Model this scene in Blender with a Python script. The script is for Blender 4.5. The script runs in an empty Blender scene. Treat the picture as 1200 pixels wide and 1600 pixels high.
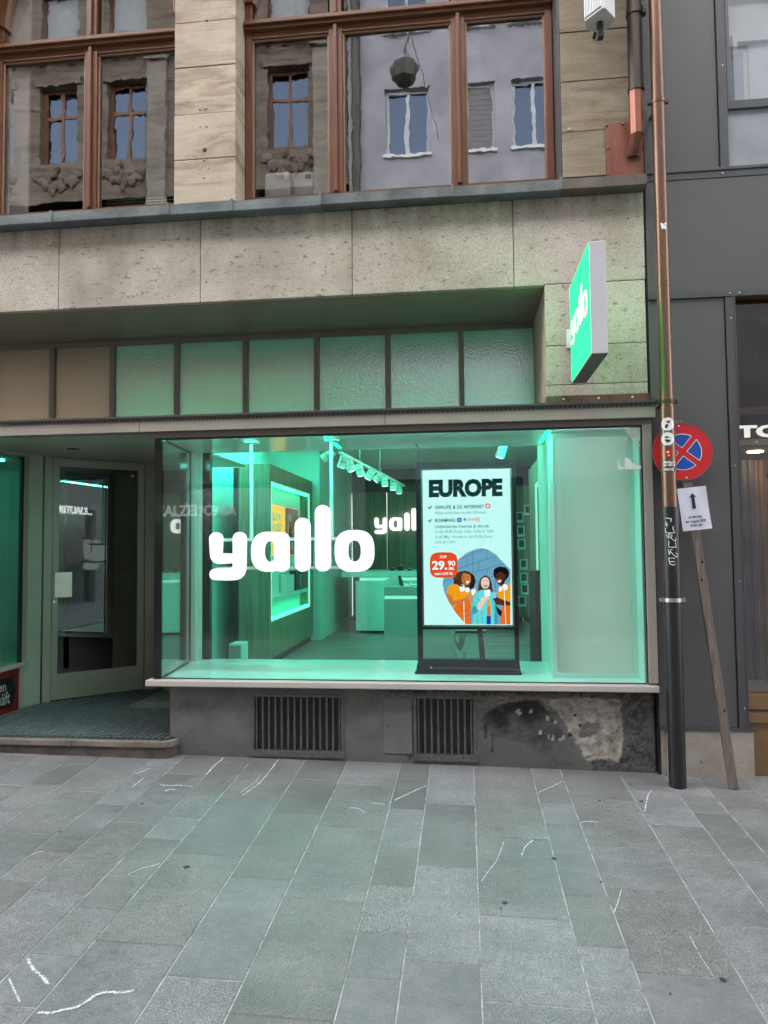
import bpy, bmesh, math, random
from mathutils import Vector, Matrix
random.seed(7)
SC = bpy.context.scene
COL = SC.collection
R = math.radians

# ------------------------------------------------------------------ camera, sky, sun, exposure
EXPO = 3.8
cam_d = bpy.data.cameras.new('camera'); cam = bpy.data.objects.new('camera', cam_d); COL.objects.link(cam)
cam_d.sensor_fit = 'VERTICAL'; cam_d.sensor_height = 32.0; cam_d.lens = 22.351
cam_d.clip_start = 0.05; cam_d.clip_end = 500
right = Vector((0.99361, 0.11247, -0.009586)); up = Vector((0.014985, -0.047264, 0.99877)); back = Vector((0.111878, -0.99253, -0.048648))
mw = Matrix.Identity(4)
for i in range(3):
    mw[i][0] = right[i]; mw[i][1] = up[i]; mw[i][2] = back[i]
mw[0][3], mw[1][3], mw[2][3] = 0.0, -4.8, 1.6
cam.matrix_world = mw
SC.camera = cam
SUN_EL, SUN_AZ = R(34), R(200)          # the sun stands behind the houses opposite
w = bpy.data.worlds.new('World'); SC.world = w; w.use_nodes = True
nt = w.node_tree; nt.nodes.clear()
sky = nt.nodes.new('ShaderNodeTexSky'); sky.sky_type = 'NISHITA'; sky.sun_disc = False
sky.sun_elevation = SUN_EL; sky.sun_rotation = SUN_AZ; sky.air_density = 1.0; sky.dust_density = 3.0; sky.ozone_density = 1.0
bg = nt.nodes.new('ShaderNodeBackground'); bg.inputs[1].default_value = 0.12
wo = nt.nodes.new('ShaderNodeOutputWorld')
hs = nt.nodes.new('ShaderNodeHueSaturation'); hs.inputs['Saturation'].default_value = .22          # thin veil of cloud
nt.links.new(sky.outputs[0], hs.inputs['Color']); nt.links.new(hs.outputs[0], bg.inputs[0]); nt.links.new(bg.outputs[0], wo.inputs[0])
sl = bpy.data.lights.new('sun', 'SUN'); sl.energy = 3.0; sl.angle = R(0.5); sl.color = (1, .95, .88)
so = bpy.data.objects.new('sun', sl); COL.objects.link(so)
sd = Vector((math.sin(SUN_AZ) * math.cos(SUN_EL), math.cos(SUN_AZ) * math.cos(SUN_EL), math.sin(SUN_EL)))
so.rotation_euler = sd.to_track_quat('Z', 'Y').to_euler(); so.location = (0, -20, 30)
vs = SC.view_settings; vs.view_transform = 'Standard'; vs.look = 'None'; vs.exposure = EXPO; vs.gamma = 1.0
try: vs.use_curve_mapping = False
except Exception: pass
SC.cycles.max_bounces = 10; SC.cycles.transparent_max_bounces = 24; SC.cycles.glossy_bounces = 5; SC.cycles.diffuse_bounces = 5
SC.cycles.use_denoising = True
SC.cycles.sample_clamp_indirect = 4.0
SC.cycles.caustics_reflective = False
EM = 1.0 / 2 ** EXPO                     # an emission of EM*1 shows as white

# ------------------------------------------------------------------ materials
def srgb(r, g, b):
    f = lambda c: (c / 255 / 12.92) if c / 255 <= .04045 else ((c / 255 + .055) / 1.055) ** 2.4
    return (f(r), f(g), f(b), 1)
class NT:
    def __init__(s, name):
        s.m = bpy.data.materials.new(name); s.m.use_nodes = True; s.t = s.m.node_tree; s.t.nodes.clear()
        s.out = s.n('ShaderNodeOutputMaterial')
    def n(s, typ, **kw):
        nd = s.t.nodes.new(typ)
        for k, v in kw.items():
            if k.startswith('i_'): nd.inputs[int(k[2:]) if k[2:].isdigit() else k[2:].replace('_', ' ')].default_value = v
            else: setattr(nd, k, v)
        return nd
    def l(s, a, b): s.t.links.new(a, b)
    def pos(s, scale=(1, 1, 1), rnd=0.0, rot=(0, 0, 0), rndrot=0.0):
        g = s.n('ShaderNodeNewGeometry'); m = s.n('ShaderNodeMapping'); m.inputs['Scale'].default_value = scale; m.inputs['Rotation'].default_value = rot
        s.l(g.outputs['Position'], m.inputs[0])
        if rnd or rndrot:
            o = s.n('ShaderNodeObjectInfo')
            if rnd:
                c = s.n('ShaderNodeVectorMath', operation='SCALE'); c.inputs[0].default_value = (rnd, rnd * 1.7, rnd * .6)
                s.l(o.outputs['Random'], c.inputs['Scale']); s.l(c.outputs[0], m.inputs['Location'])
            if rndrot:
                c = s.n('ShaderNodeMath', operation='MULTIPLY_ADD'); c.inputs[1].default_value = rndrot; c.inputs[2].default_value = -rndrot / 2
                s.l(o.outputs['Random'], c.inputs[0]); x = s.n('ShaderNodeCombineXYZ'); s.l(c.outputs[0], x.inputs[1]); s.l(x.outputs[0], m.inputs['Rotation'])
        return m.outputs[0]
    def noise(s, vec, scale, detail=4, rough=.6, dist=0):
        x = s.n('ShaderNodeTexNoise'); x.inputs['Scale'].default_value = scale; x.inputs['Detail'].default_value = detail
        x.inputs['Roughness'].default_value = rough; x.inputs['Distortion'].default_value = dist
        s.l(vec, x.inputs['Vector']); return x.outputs[0]
    def ramp(s, fac, stops):
        x = s.n('ShaderNodeValToRGB'); e = x.color_ramp.elements
        while len(e) < len(stops): e.new(.5)
        for k, (p, c) in zip(e, stops):
            k.position = p; k.color = c if len(c) == 4 else (*c, 1)
        s.l(fac, x.inputs[0]); return x.outputs[0]
    def mix(s, fac, a, b, mode='MIX'):
        x = s.n('ShaderNodeMix', data_type='RGBA', blend_type=mode)
        for sock, v in ((x.inputs[0], fac), (x.inputs[6], a), (x.inputs[7], b)):
            if hasattr(v, 'links'): s.l(v, sock)
            else: sock.default_value = v
        return x.outputs[2]
    def bump(s, h, strength, dist=.01, normal=None):
        x = s.n('ShaderNodeBump'); x.inputs['Strength'].default_value = strength; x.inputs['Distance'].default_value = dist
        s.l(h, x.inputs['Height'])
        if normal: s.l(normal, x.inputs['Normal'])
        return x.outputs[0]
    def pbsdf(s, color, rough=.6, metal=0, normal=None, spec=.5):
        p = s.n('ShaderNodeBsdfPrincipled')
        for sock, v in ((p.inputs['Base Color'], color), (p.inputs['Roughness'], rough)):
            if hasattr(v, 'links'): s.l(v, sock)
            else: sock.default_value = v
        p.inputs['Metallic'].default_value = metal; p.inputs['Specular IOR Level'].default_value = spec
        if normal: s.l(normal, p.inputs['Normal'])
        s.l(p.outputs[0], s.out.inputs[0]); return p
def c4(c): return c if len(c) == 4 else (*c, 1)
def plain(name, col, rough=.5, metal=0, vary=.12, vscale=6, bump=.05, bscale=60, spec=.5, rnd=0):
    t = NT(name); c = c4(col); v = t.pos(rnd=rnd)
    n = t.noise(v, vscale, 5)
    dark = tuple(x * (1 - vary) for x in c[:3]) + (1,); lite = tuple(min(1, x * (1 + vary)) for x in c[:3]) + (1,)
    cc = t.ramp(n, [(.3, dark), (.7, lite)])
    rr = t.n('ShaderNodeMapRange'); rr.inputs[3].default_value = max(.02, rough - .07); rr.inputs[4].default_value = min(1, rough + .07); t.l(n, rr.inputs[0])
    nb = t.bump(t.noise(v, bscale, 3), bump, .003) if bump else None
    t.pbsdf(cc, rr.outputs[0], metal, nb, spec); return t.m
def emit(name, col, strength, lamp=True):
    t = NT(name); e = t.n('ShaderNodeEmission'); e.inputs[0].default_value = c4(col); e.inputs[1].default_value = strength
    t.l(e.outputs[0], t.out.inputs[0])
    if not lamp: t.m.cycles.emission_sampling = 'NONE'
    return t.m
def glass(name, tint=(1, 1, 1), mul=1.5, add=0.03, wav=0, wscale=3, rough=0.0, gcol=(.95, .97, 1)):
    t = NT(name); tr = t.n('ShaderNodeBsdfTransparent'); tr.inputs[0].default_value = c4(tint)
    g = t.n('ShaderNodeBsdfGlossy'); g.inputs[0].default_value = c4(gcol); g.inputs['Roughness'].default_value = rough
    f = t.n('ShaderNodeFresnel'); gg = t.n('ShaderNodeNewGeometry'); io = t.n('ShaderNodeMapRange'); io.inputs[3].default_value = 1.5; io.inputs[4].default_value = 1 / 1.5; t.l(gg.outputs['Backfacing'], io.inputs[0]); t.l(io.outputs[0], f.inputs[0])   # a thin pane: both faces reflect alike
    m = t.n('ShaderNodeMath', operation='MULTIPLY_ADD', use_clamp=True); m.inputs[1].default_value = mul; m.inputs[2].default_value = add
    t.l(f.outputs[0], m.inputs[0])
    if wav:
        v = t.pos((1, 1, .8)); b = t.bump(t.noise(v, wscale, 2, .55), wav, .02); t.l(b, g.inputs['Normal'])
    x = t.n('ShaderNodeMixShader'); t.l(m.outputs[0], x.inputs[0]); t.l(tr.outputs[0], x.inputs[1]); t.l(g.outputs[0], x.inputs[2])
    t.l(x.outputs[0], t.out.inputs[0]); return t.m

MT = {}
def paving_mat(name):
    t = NT(name); v = t.pos(rnd=9.0)
    o = t.n('ShaderNodeObjectInfo')
    base = t.ramp(o.outputs['Random'], [(0, (.132, .126, .121)), (.2, (.168, .163, .162)), (.4, (.138, .133, .123)), (.6, (.181, .175, .174)), (.8, (.150, .141, .135)), (1, (.162, .156, .151))])
    big = t.noise(v, 2.2, 5, .6); base = t.mix(.55, base, t.ramp(big, [(.3, (.62, .63, .62)), (.7, (1.3, 1.3, 1.3))]), 'MULTIPLY')
    mid = t.noise(v, 26, 4, .7); base = t.mix(.5, base, t.ramp(mid, [(.3, (.62, .62, .62)), (.7, (1.35, 1.35, 1.35))]), 'MULTIPLY')
    fine = t.noise(v, 210, 3, .8)
    spk = t.n('ShaderNodeMapRange'); spk.inputs[3].default_value = .25; spk.inputs[4].default_value = .95; t.l(o.outputs['Random'], spk.inputs[0])
    base = t.mix(spk.outputs[0], base, t.mix(1.0, base, t.ramp(fine, [(.36, (.22, .22, .22)), (.5, (1, 1, 1)), (.64, (2.0, 2.0, 2.05))]), 'MULTIPLY'))
    st = t.noise(t.pos((.35, 1.5, 1), 0), 1.3, 6, .65); base = t.mix(.45, base, t.ramp(st, [(.38, (.66, .66, .65)), (.6, (1.08, 1.08, 1.08))]), 'MULTIPLY')
    nb = t.bump(fine, .35, .002); nb = t.bump(mid, .3, .004, nb)
    rr = t.ramp(mid, [(.3, (.42, .42, .42)), (.7, (.68, .68, .68))])
    t.pbsdf(base, rr, 0, nb, .4); return t.m
MT['slab'] = paving_mat('paving stone')
MT['vein'] = plain('pale quartz vein', (.50, .51, .51), .6, vary=.3, vscale=60)
MT['mortar'] = plain('pale joint mortar', (.32, .315, .305), .9, vary=.6, vscale=14, bump=.3, bscale=150)
MT['gum'] = plain('dark gum', (.02, .02, .02), .6)

def street_mat():
    t = NT('street paving'); v = t.pos()
    b = t.n('ShaderNodeTexBrick'); t.l(v, b.inputs[0]); b.inputs['Color1'].default_value = (.16, .165, .17, 1); b.inputs['Color2'].default_value = (.22, .225, .23, 1)
    b.inputs['Mortar'].default_value = (.38, .38, .38, 1); b.inputs['Scale'].default_value = 1; b.inputs['Mortar Size'].default_value = .006
    b.inputs['Brick Width'].default_value = .6; b.inputs['Row Height'].default_value = .3
    f = t.noise(v, 190, 3, .8); c = t.mix(.5, b.outputs[0], t.ramp(f, [(.35, (.4, .4, .4)), (.65, (1.6, 1.6, 1.6))]), 'MULTIPLY')
    t.pbsdf(c, .6, 0, t.bump(f, .3, .002)); return t.m
MT['street'] = street_mat()

def travertine():
    t = NT('shelly limestone cladding'); v = t.pos((1, 1, 1), rnd=5.0); vs_ = t.pos((.85, 1, 1.5), rnd=7.0)
    big = t.noise(vs_, 1.6, 6, .62); c = t.ramp(big, [(.28, (.37, .325, .265)), (.5, (.485, .435, .36)), (.75, (.575, .53, .45))])
    wash = t.noise(t.pos((1.6, 1, .7)), 1.1, 5, .6); c = t.mix(.6, c, t.ramp(wash, [(.35, (.68, .66, .62)), (.62, (1.12, 1.12, 1.12))]), 'MULTIPLY')
    pit = t.noise(vs_, 24, 3, .65); c = t.mix(t.ramp(pit, [(.60, (0, 0, 0)), (.70, (.75, .75, .75))]), c, (.13, .11, .085, 1))
    fine = t.noise(v, 110, 3, .75); c = t.mix(.6, c, t.ramp(fine, [(.33, (.45, .44, .42)), (.5, (1, 1, 1)), (.7, (1.3, 1.3, 1.28))]), 'MULTIPLY')
    sh = t.n('ShaderNodeTexVoronoi', feature='DISTANCE_TO_EDGE'); sh.inputs['Scale'].default_value = 17; sh.inputs['Randomness'].default_value = 1; t.l(v, sh.inputs[0])
    c = t.mix(t.ramp(sh.outputs[0], [(.0, (.26, .26, .26)), (.03, (0, 0, 0))]), c, (.17, .145, .11, 1))
    g = t.n('ShaderNodeNewGeometry'); z = t.n('ShaderNodeSeparateXYZ'); t.l(g.outputs[0], z.inputs[0])
    mr = t.n('ShaderNodeMapRange'); mr.inputs[1].default_value = 3.72; mr.inputs[2].default_value = 3.94; t.l(z.outputs[2], mr.inputs[0])
    run = t.noise(t.pos((5, 1, .5)), 1.5, 5, .65); mm = t.n('ShaderNodeMath', operation='MULTIPLY'); t.l(mr.outputs[0], mm.inputs[0]); t.l(t.ramp(run, [(.35, (0, 0, 0)), (.7, (.8, .8, .8))]), mm.inputs[1])
    c = t.mix(mm.outputs[0], c, (.12, .105, .08, 1))
    nb = t.bump(pit, -.5, .006); nb = t.bump(fine, .4, .003, nb)
    t.pbsdf(c, .85, 0, nb, .2); return t.m
MT['trav'] = travertine()
def sandstone(name, a, b, c_):
    t = NT(name); v = t.pos((.6, 1, 3.6), rnd=11.0, rndrot=.9); v2 = t.pos(rnd=4.0)
    w_ = t.noise(v, 2.6, 6, .6, .8); c = t.ramp(w_, [(.3, a), (.47, b), (.6, c_), (.72, b)])
    f = t.noise(v2, 160, 3, .7); c = t.mix(.45, c, t.ramp(f, [(.35, (.62, .62, .62)), (.65, (1.25, 1.25, 1.25))]), 'MULTIPLY')
    st = t.noise(v2, 1.7, 5, .6); c = t.mix(.5, c, t.ramp(st, [(.35, (.66, .63, .6)), (.6, (1.1, 1.1, 1.1))]), 'MULTIPLY')
    tool = t.n('ShaderNodeTexWave'); tool.inputs['Scale'].default_value = 26; tool.inputs['Distortion'].default_value = 1.5; t.l(t.pos((1, 1, .25), rnd=4, rndrot=.6), tool.inputs[0])
    nb = t.bump(f, .4, .003); nb = t.bump(tool.outputs[1], .18, .004, nb)
    t.pbsdf(c, .85, 0, nb, .2); return t.m
MT['sand'] = sandstone('banded sandstone', (.235, .172, .118), (.45, .365, .27), (.51, .43, .335))
MT['sand2'] = sandstone('grey brown sandstone', (.18, .143, .098), (.275, .222, .155), (.325, .27, .195))
def patina():
    t = NT('weathered copper ledge'); v = t.pos((1, 1, 2.5)); n = t.noise(v, 2.6, 6, .65)
    c = t.ramp(n, [(.3, (.07, .075, .072)), (.48, (.13, .15, .142)), (.62, (.175, .225, .21)), (.75, (.33, .37, .345))])
    t.pbsdf(c, .6, .3, t.bump(t.noise(v, 40, 3), .2, .003)); return t.m
MT['patina'] = patina()
MT['patina_grey'] = plain('grey weathered copper', (.12, .128, .122), .6, .3, vary=.5, vscale=5, bump=.1)
MT['patina_brown'] = plain('brown weathered copper', (.105, .088, .068), .6, .3, vary=.55, vscale=5, bump=.1)
def copper(name, a, b, rough=.38):
    t = NT(name); v = t.pos((3, 3, .35)); n = t.noise(v, 3.5, 6, .62); c = t.ramp(n, [(.3, a), (.7, b)])
    f = t.noise(t.pos(), 55, 3, .7); c = t.mix(.3, c, t.ramp(f, [(.35, (.6, .6, .6)), (.65, (1.3, 1.3, 1.3))]), 'MULTIPLY')
    t.pbsdf(c, rough, .75, t.bump(f, .08, .002)); return t.m
MT['copper_new'] = copper('reddish copper sheet', (.20, .075, .052), (.34, .15, .105), .42)
MT['copper_pipe'] = copper('brown copper pipe', (.125, .070, .046), (.23, .14, .092), .32)
MT['pipe_dark'] = copper('blackened copper pipe', (.035, .032, .027), (.10, .085, .06), .5)
MT['black_pipe'] = plain('black painted pipe', (.013, .013, .014), .34, vary=.3, bump=.05)
def wood(name, a, b, scale=7, axis=(9, 9, .5), rough=.45):
    t = NT(name); v = t.pos(axis, rnd=3); n = t.noise(v, scale, 5, .62, .4); c = t.ramp(n, [(.3, a), (.7, b)])
    t.pbsdf(c, rough, 0, t.bump(n, .18, .003), .4); return t.m
MT['wframe'] = wood('brown varnished window wood', (.088, .032, .013), (.19, .074, .030), 5)
MT['wframe_h'] = wood('brown varnished window wood, horizontal grain', (.085, .031, .013), (.175, .070, .029), 5, (.5, 9, 9))
MT['bead'] = wood('light edge of window wood', (.24, .13, .07), (.36, .21, .12), 5)
MT['greige'] = plain('warm grey painted metal', (.35, .31, .265), .38, vary=.06, vscale=3, bump=.03)
MT['greige2'] = plain('darker grey painted metal', (.19, .165, .135), .4, vary=.06, vscale=3, bump=.03)
MT['greige_light'] = plain('pale grey sill metal', (.50, .45, .405), .36, vary=.05, vscale=3, bump=.03)
MT['soffit'] = plain('grey green painted soffit', (.38, .37, .29), .35, vary=.08, vscale=2, bump=.03)
MT['recess'] = plain('grey green painted recess', (.46, .46, .36), .42, vary=.08, vscale=2.5, bump=.04)
MT['doorpaint'] = plain('grey brown door paint', (.37, .34, .27), .42, vary=.07, vscale=3, bump=.03)
MT['black'] = plain('black metal', (.012, .013, .014), .4, vary=.2)
MT['matt_black'] = plain('matt black powder coat', (.007, .007, .008), .6, vary=.2, spec=.15)
MT['blackband'] = plain('black glass band', (.005, .006, .007), .12, vary=.1, bump=0)
MT['steel'] = plain('brushed steel', (.55, .53, .49), .33, 1.0, vary=.12, vscale=25)
MT['brass'] = plain('pale brass plate', (.62, .57, .46), .36, .9, vary=.15, vscale=5)
MT['panel'] = plain('anthracite metal cladding', (.096, .091, .086), .5, .1, vary=.07, vscale=1.4, bump=.03, bscale=25)
MT['panel_edge'] = plain('anthracite metal flange', (.085, .085, .086), .42, .25, vary=.08, vscale=3)
MT['concrete'] = None
def concrete():
    t = NT('pale concrete base'); v = t.pos(); n = t.noise(v, 5, 6, .65); c = t.ramp(n, [(.3, (.30, .265, .21)), (.7, (.43, .39, .33))])
    p = t.noise(v, 38, 2, .5); c = t.mix(t.ramp(p, [(.68, (0, 0, 0)), (.74, (.8, .8, .8))]), c, (.14, .12, .1, 1))
    f = t.noise(v, 170, 3, .7); c = t.mix(.35, c, t.ramp(f, [(.35, (.6, .6, .6)), (.65, (1.2, 1.2, 1.2))]), 'MULTIPLY')
    t.pbsdf(c, .85, 0, t.bump(f, .4, .003), .2); return t.m
MT['concrete'] = concrete()
MT['oldstone'] = sandstone('old dark facade stone', (.072, .052, .036), (.125, .095, .070), (.175, .138, .105))
MT['oldstone_light'] = sandstone('old pilaster stone', (.13, .105, .082), (.19, .158, .128), (.23, .195, .16))
MT['render_grey'] = plain('mauve grey facade render', (.27, .25, .265), .85, vary=.3, vscale=1.1, bump=.2, bscale=40)
MT['white'] = plain('white paint', (.75, .75, .74), .5, vary=.05)
MT['offwhite'] = plain('off white casing', (.55, .55, .51), .5, vary=.05)
MT['signcase'] = plain('light grey sign casing', (.58, .55, .57), .42, .1, vary=.05, vscale=3)
MT['shutter'] = plain('taupe roller shutter', (.15, .135, .125), .6, vary=.12)
MT['wallteal'] = plain('green tinted shop wall', (.46, .68, .60), .6, vary=.05, vscale=1.5, bump=.03)  # green of the led light is put into the wall colour
MT['platform'] = plain('green tinted white display floor', (.50, .63, .59), .16, vary=.04, vscale=2, bump=.02)  # white floor, its colour tinted with the green led light
MT['shopfloor'] = None
def shopfloor():
    t = NT('ribbed grey green shop floor'); v = t.pos((.12, 5, 1)); n = t.noise(v, 4, 5, .7); c = t.ramp(n, [(.3, (.075, .095, .085)), (.7, (.30, .34, .31))])
    t.pbsdf(c, .45, 0, t.bump(n, .1, .002)); return t.m
MT['shopfloor'] = shopfloor()
MT['oak'] = wood('grey oak panel', (.13, .125, .08), (.30, .275, .19), 4, (10, 10, .35), .5)
MT['counter_white'] = plain('white counter', (.50, .70, .63), .4, vary=.04)  # white surface with the green led light put into its colour
MT['counter_grey'] = plain('taupe counter', (.30, .29, .26), .45, vary=.05)
MT['darkwall'] = plain('dark grey shop wall', (.07, .08, .08), .7, vary=.1)
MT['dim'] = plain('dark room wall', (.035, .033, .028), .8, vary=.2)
MT['red'] = plain('red sign paint', srgb(196, 26, 30), .38, vary=.06, vscale=8)
MT['blue'] = plain('blue sign paint', srgb(14, 72, 160), .38, vary=.06, vscale=8)
MT['signwhite'] = plain('white sign paint', (.8, .8, .82), .4, vary=.04)
MT['paper'] = plain('white laminated paper', (.70, .69, .78), .3, vary=.06, vscale=9, bump=.08, bscale=12)
MT['ink'] = plain('black ink', (.012, .012, .014), .5)
MT['oldwood'] = wood('weathered grey post', (.085, .068, .055), (.215, .175, .145), 5, (14, 14, .7), .8)
MT['darkred'] = plain('dark red board', (.20, .016, .012), .45, vary=.15, vscale=5)
MT['cream'] = plain('cream lettering', (.62, .60, .52), .5)
MT['marker'] = plain('white marker paint', (.72, .72, .72), .5)
MT['mat_black'] = plain('black green ribbed rubber', (.014, .020, .020), .55, vary=.3, vscale=20, bump=.3, bscale=120)
MT['mat_light'] = plain('dusty grey rib of mat', (.13, .145, .145), .6, vary=.5, vscale=14, bump=.3, bscale=120)
MT['step'] = None
def stepmat():
    t = NT('worn doorstep stone'); v = t.pos((1, 1, 2)); n = t.noise(v, 3.5, 6, .65); c = t.ramp(n, [(.3, (.13, .105, .085)), (.7, (.29, .26, .22))])
    f = t.noise(t.pos(), 90, 3, .7); c = t.mix(.4, c, t.ramp(f, [(.35, (.55, .55, .55)), (.65, (1.2, 1.2, 1.2))]), 'MULTIPLY')
    t.pbsdf(c, .75, 0, t.bump(f, .4, .003), .3); return t.m
MT['step'] = stepmat()
MT['stepdark'] = plain('stained lower step stone', (.085, .072, .06), .85, vary=.5, vscale=7, bump=.4)
MT['grille'] = plain('dull grey grille bar', (.135, .128, .115), .55, .4, vary=.3, vscale=30)
def meshmat():
    t = NT('fine wire mesh'); v = t.pos()
    g = t.n('ShaderNodeTexBrick', offset=0.0); x = t.n('ShaderNodeSeparateXYZ'); t.l(v, x.inputs[0]); y = t.n('ShaderNodeCombineXYZ'); t.l(x.outputs[0], y.inputs[0]); t.l(x.outputs[2], y.inputs[1]); t.l(y.outputs[0], g.inputs[0])
    g.inputs['Color1'].default_value = (.008, .008, .008, 1); g.inputs['Color2'].default_value = (.012, .012, .012, 1); g.inputs['Mortar'].default_value = (.12, .12, .11, 1)
    g.inputs['Scale'].default_value = 1; g.inputs['Brick Width'].default_value = .0095; g.inputs['Row Height'].default_value = .0095; g.inputs['Mortar Size'].default_value = .0016
    t.pbsdf(g.outputs[0], .6); return t.m
MT['mesh'] = meshmat()
MT['terra'] = plain('warm brown shop joinery', (.20, .115, .05), .5, vary=.15, vscale=4)
MT['gold'] = wood('ochre curtain', (.16, .10, .035), (.34, .22, .085), 6, (30, 30, .3), .7)
MT['curtain_grey'] = wood('grey curtain', (.05, .05, .05), (.12, .115, .11), 6, (30, 30, .3), .7)
MT['blind'] = plain('pale roller blind', (.52, .54, .55), .8, vary=.05)
MT['greyframe'] = plain('weathered white frame', (.42, .42, .42), .6, vary=.15)
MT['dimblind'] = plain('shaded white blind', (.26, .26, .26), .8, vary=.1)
MT['spandrel'] = plain('grey spandrel', (.27, .285, .30), .35, vary=.12)
MT['concealed'] = plain('grey backing wall', (.20, .19, .17), .9)
# glass
MT['g_old'] = glass('old wavy window glass', (.97, .975, .965), 1.6, .19, wav=.013, wscale=7)
MT['g_shop'] = glass('shop window glass', (.97, .99, .98), 1.0, .005)
MT['g_door'] = glass('dark door glass', (.42, .42, .38), 1.6, .05)
MT['g_return'] = glass('corner return glass', (.93, .97, .96), 2.0, .02)
MT['g_neigh'] = glass('neighbour window glass', (.90, .91, .91), 1.3, .06)
MT['g_far'] = glass('far window glass', (.02, .025, .035), 1.0, .07, wav=.006, wscale=2, gcol=(.62, .77, 1))
def frosted(name, col, gl=.25, dif=.45):
    t = NT(name); v = t.pos(); n = t.noise(v, 60, 2, .5)
    b = t.bump(n, .4, .006)
    d = t.n('ShaderNodeBsdfTranslucent'); d.inputs[0].default_value = c4(col); e = t.n('ShaderNodeBsdfDiffuse'); e.inputs[0].default_value = tuple(x * dif for x in col[:3]) + (1,)
    g = t.n('ShaderNodeBsdfGlossy'); g.inputs['Roughness'].default_value = .22; t.l(b, g.inputs['Normal']); t.l(b, d.inputs['Normal'])
    x = t.n('ShaderNodeMixShader'); x.inputs[0].default_value = .3; t.l(d.outputs[0], x.inputs[1]); t.l(e.outputs[0], x.inputs[2])
    y = t.n('ShaderNodeMixShader'); y.inputs[0].default_value = gl; t.l(x.outputs[0], y.inputs[1]); t.l(g.outputs[0], y.inputs[2])
    t.l(y.outputs[0], t.out.inputs[0]); return t.m
MT['frost'] = frosted('pebbled frosted glass', (.72, .78, .74), .48)
MT['frost_brown'] = frosted('pebbled bronze glass', (.62, .56, .42), .34)
MT['frostpanel'] = frosted('pale frosted panel', (.74, .78, .74), .12, 1.0)
# lamps, lit signs and added fill lamps
GRN = (.075, 1.0, .60); PURE = (.0, 1.0, .27)
MT['led'] = emit('green led strip', (.12, 1.0, .80), 160 * EM)
MT['led_pure'] = emit('saturated green led', (.0, 1.0, .25), 7 * EM)
MT['led_edge'] = emit('glowing led edge', (.25, 1.0, .70), 1.05 * EM, False)
MT['fill_led'] = emit('green fill lamp', (.06, 1.0, .76), 88 * EM)
MT['letters'] = emit('white lit letter', (.93, 1.0, .98), 1.3 * EM)
MT['sign_green'] = emit('green lit sign face', (.03, 1.0, .22), 2.6 * EM)
MT['sign_letters'] = emit('white letters on lit sign', (.9, 1.0, .86), 1.15 * EM, False)
MT['warm'] = emit('warm downlight', (1, .72, .40), 60 * EM)
MT['white_sign'] = emit('white lit sign lettering', (1, .98, .93), .85 * EM, False)
MT['oppsign'] = emit('white lit facade lettering', (1, .98, 1), 2.6 * EM, False)
MT['spotface'] = emit('spotlight lens', (.55, 1, .9), 2.0 * EM, False)

# ------------------------------------------------------------------ geometry helpers
WL = {}
def wl(o): return WL.get(o.name, Vector((0, 0, 0))) if o else Vector((0, 0, 0))
def thing(name, label, cat, loc=(0, 0, 0), group=None, kind=None):
    o = bpy.data.objects.new(name, None); COL.objects.link(o); o.location = loc; o.empty_display_size = .1
    o['label'] = label; o['category'] = cat
    if group: o['group'] = group
    if kind: o['kind'] = kind
    WL[o.name] = Vector(loc); return o
def tag(o, label=None, cat=None, group=None, kind=None):
    for k, v in (('label', label), ('category', cat), ('group', group), ('kind', kind)):
        if v: o[k] = v
    return o
class Fr:
    def __init__(s, o, u=(1, 0, 0), v=(0, 0, 1), n=(0, -1, 0)):
        s.o = Vector(o); s.u = Vector(u).normalized(); s.v = Vector(v).normalized(); s.n = Vector(n).normalized()
    def __call__(s, a, b, c=0): return s.o + s.u * a + s.v * b + s.n * c
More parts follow.
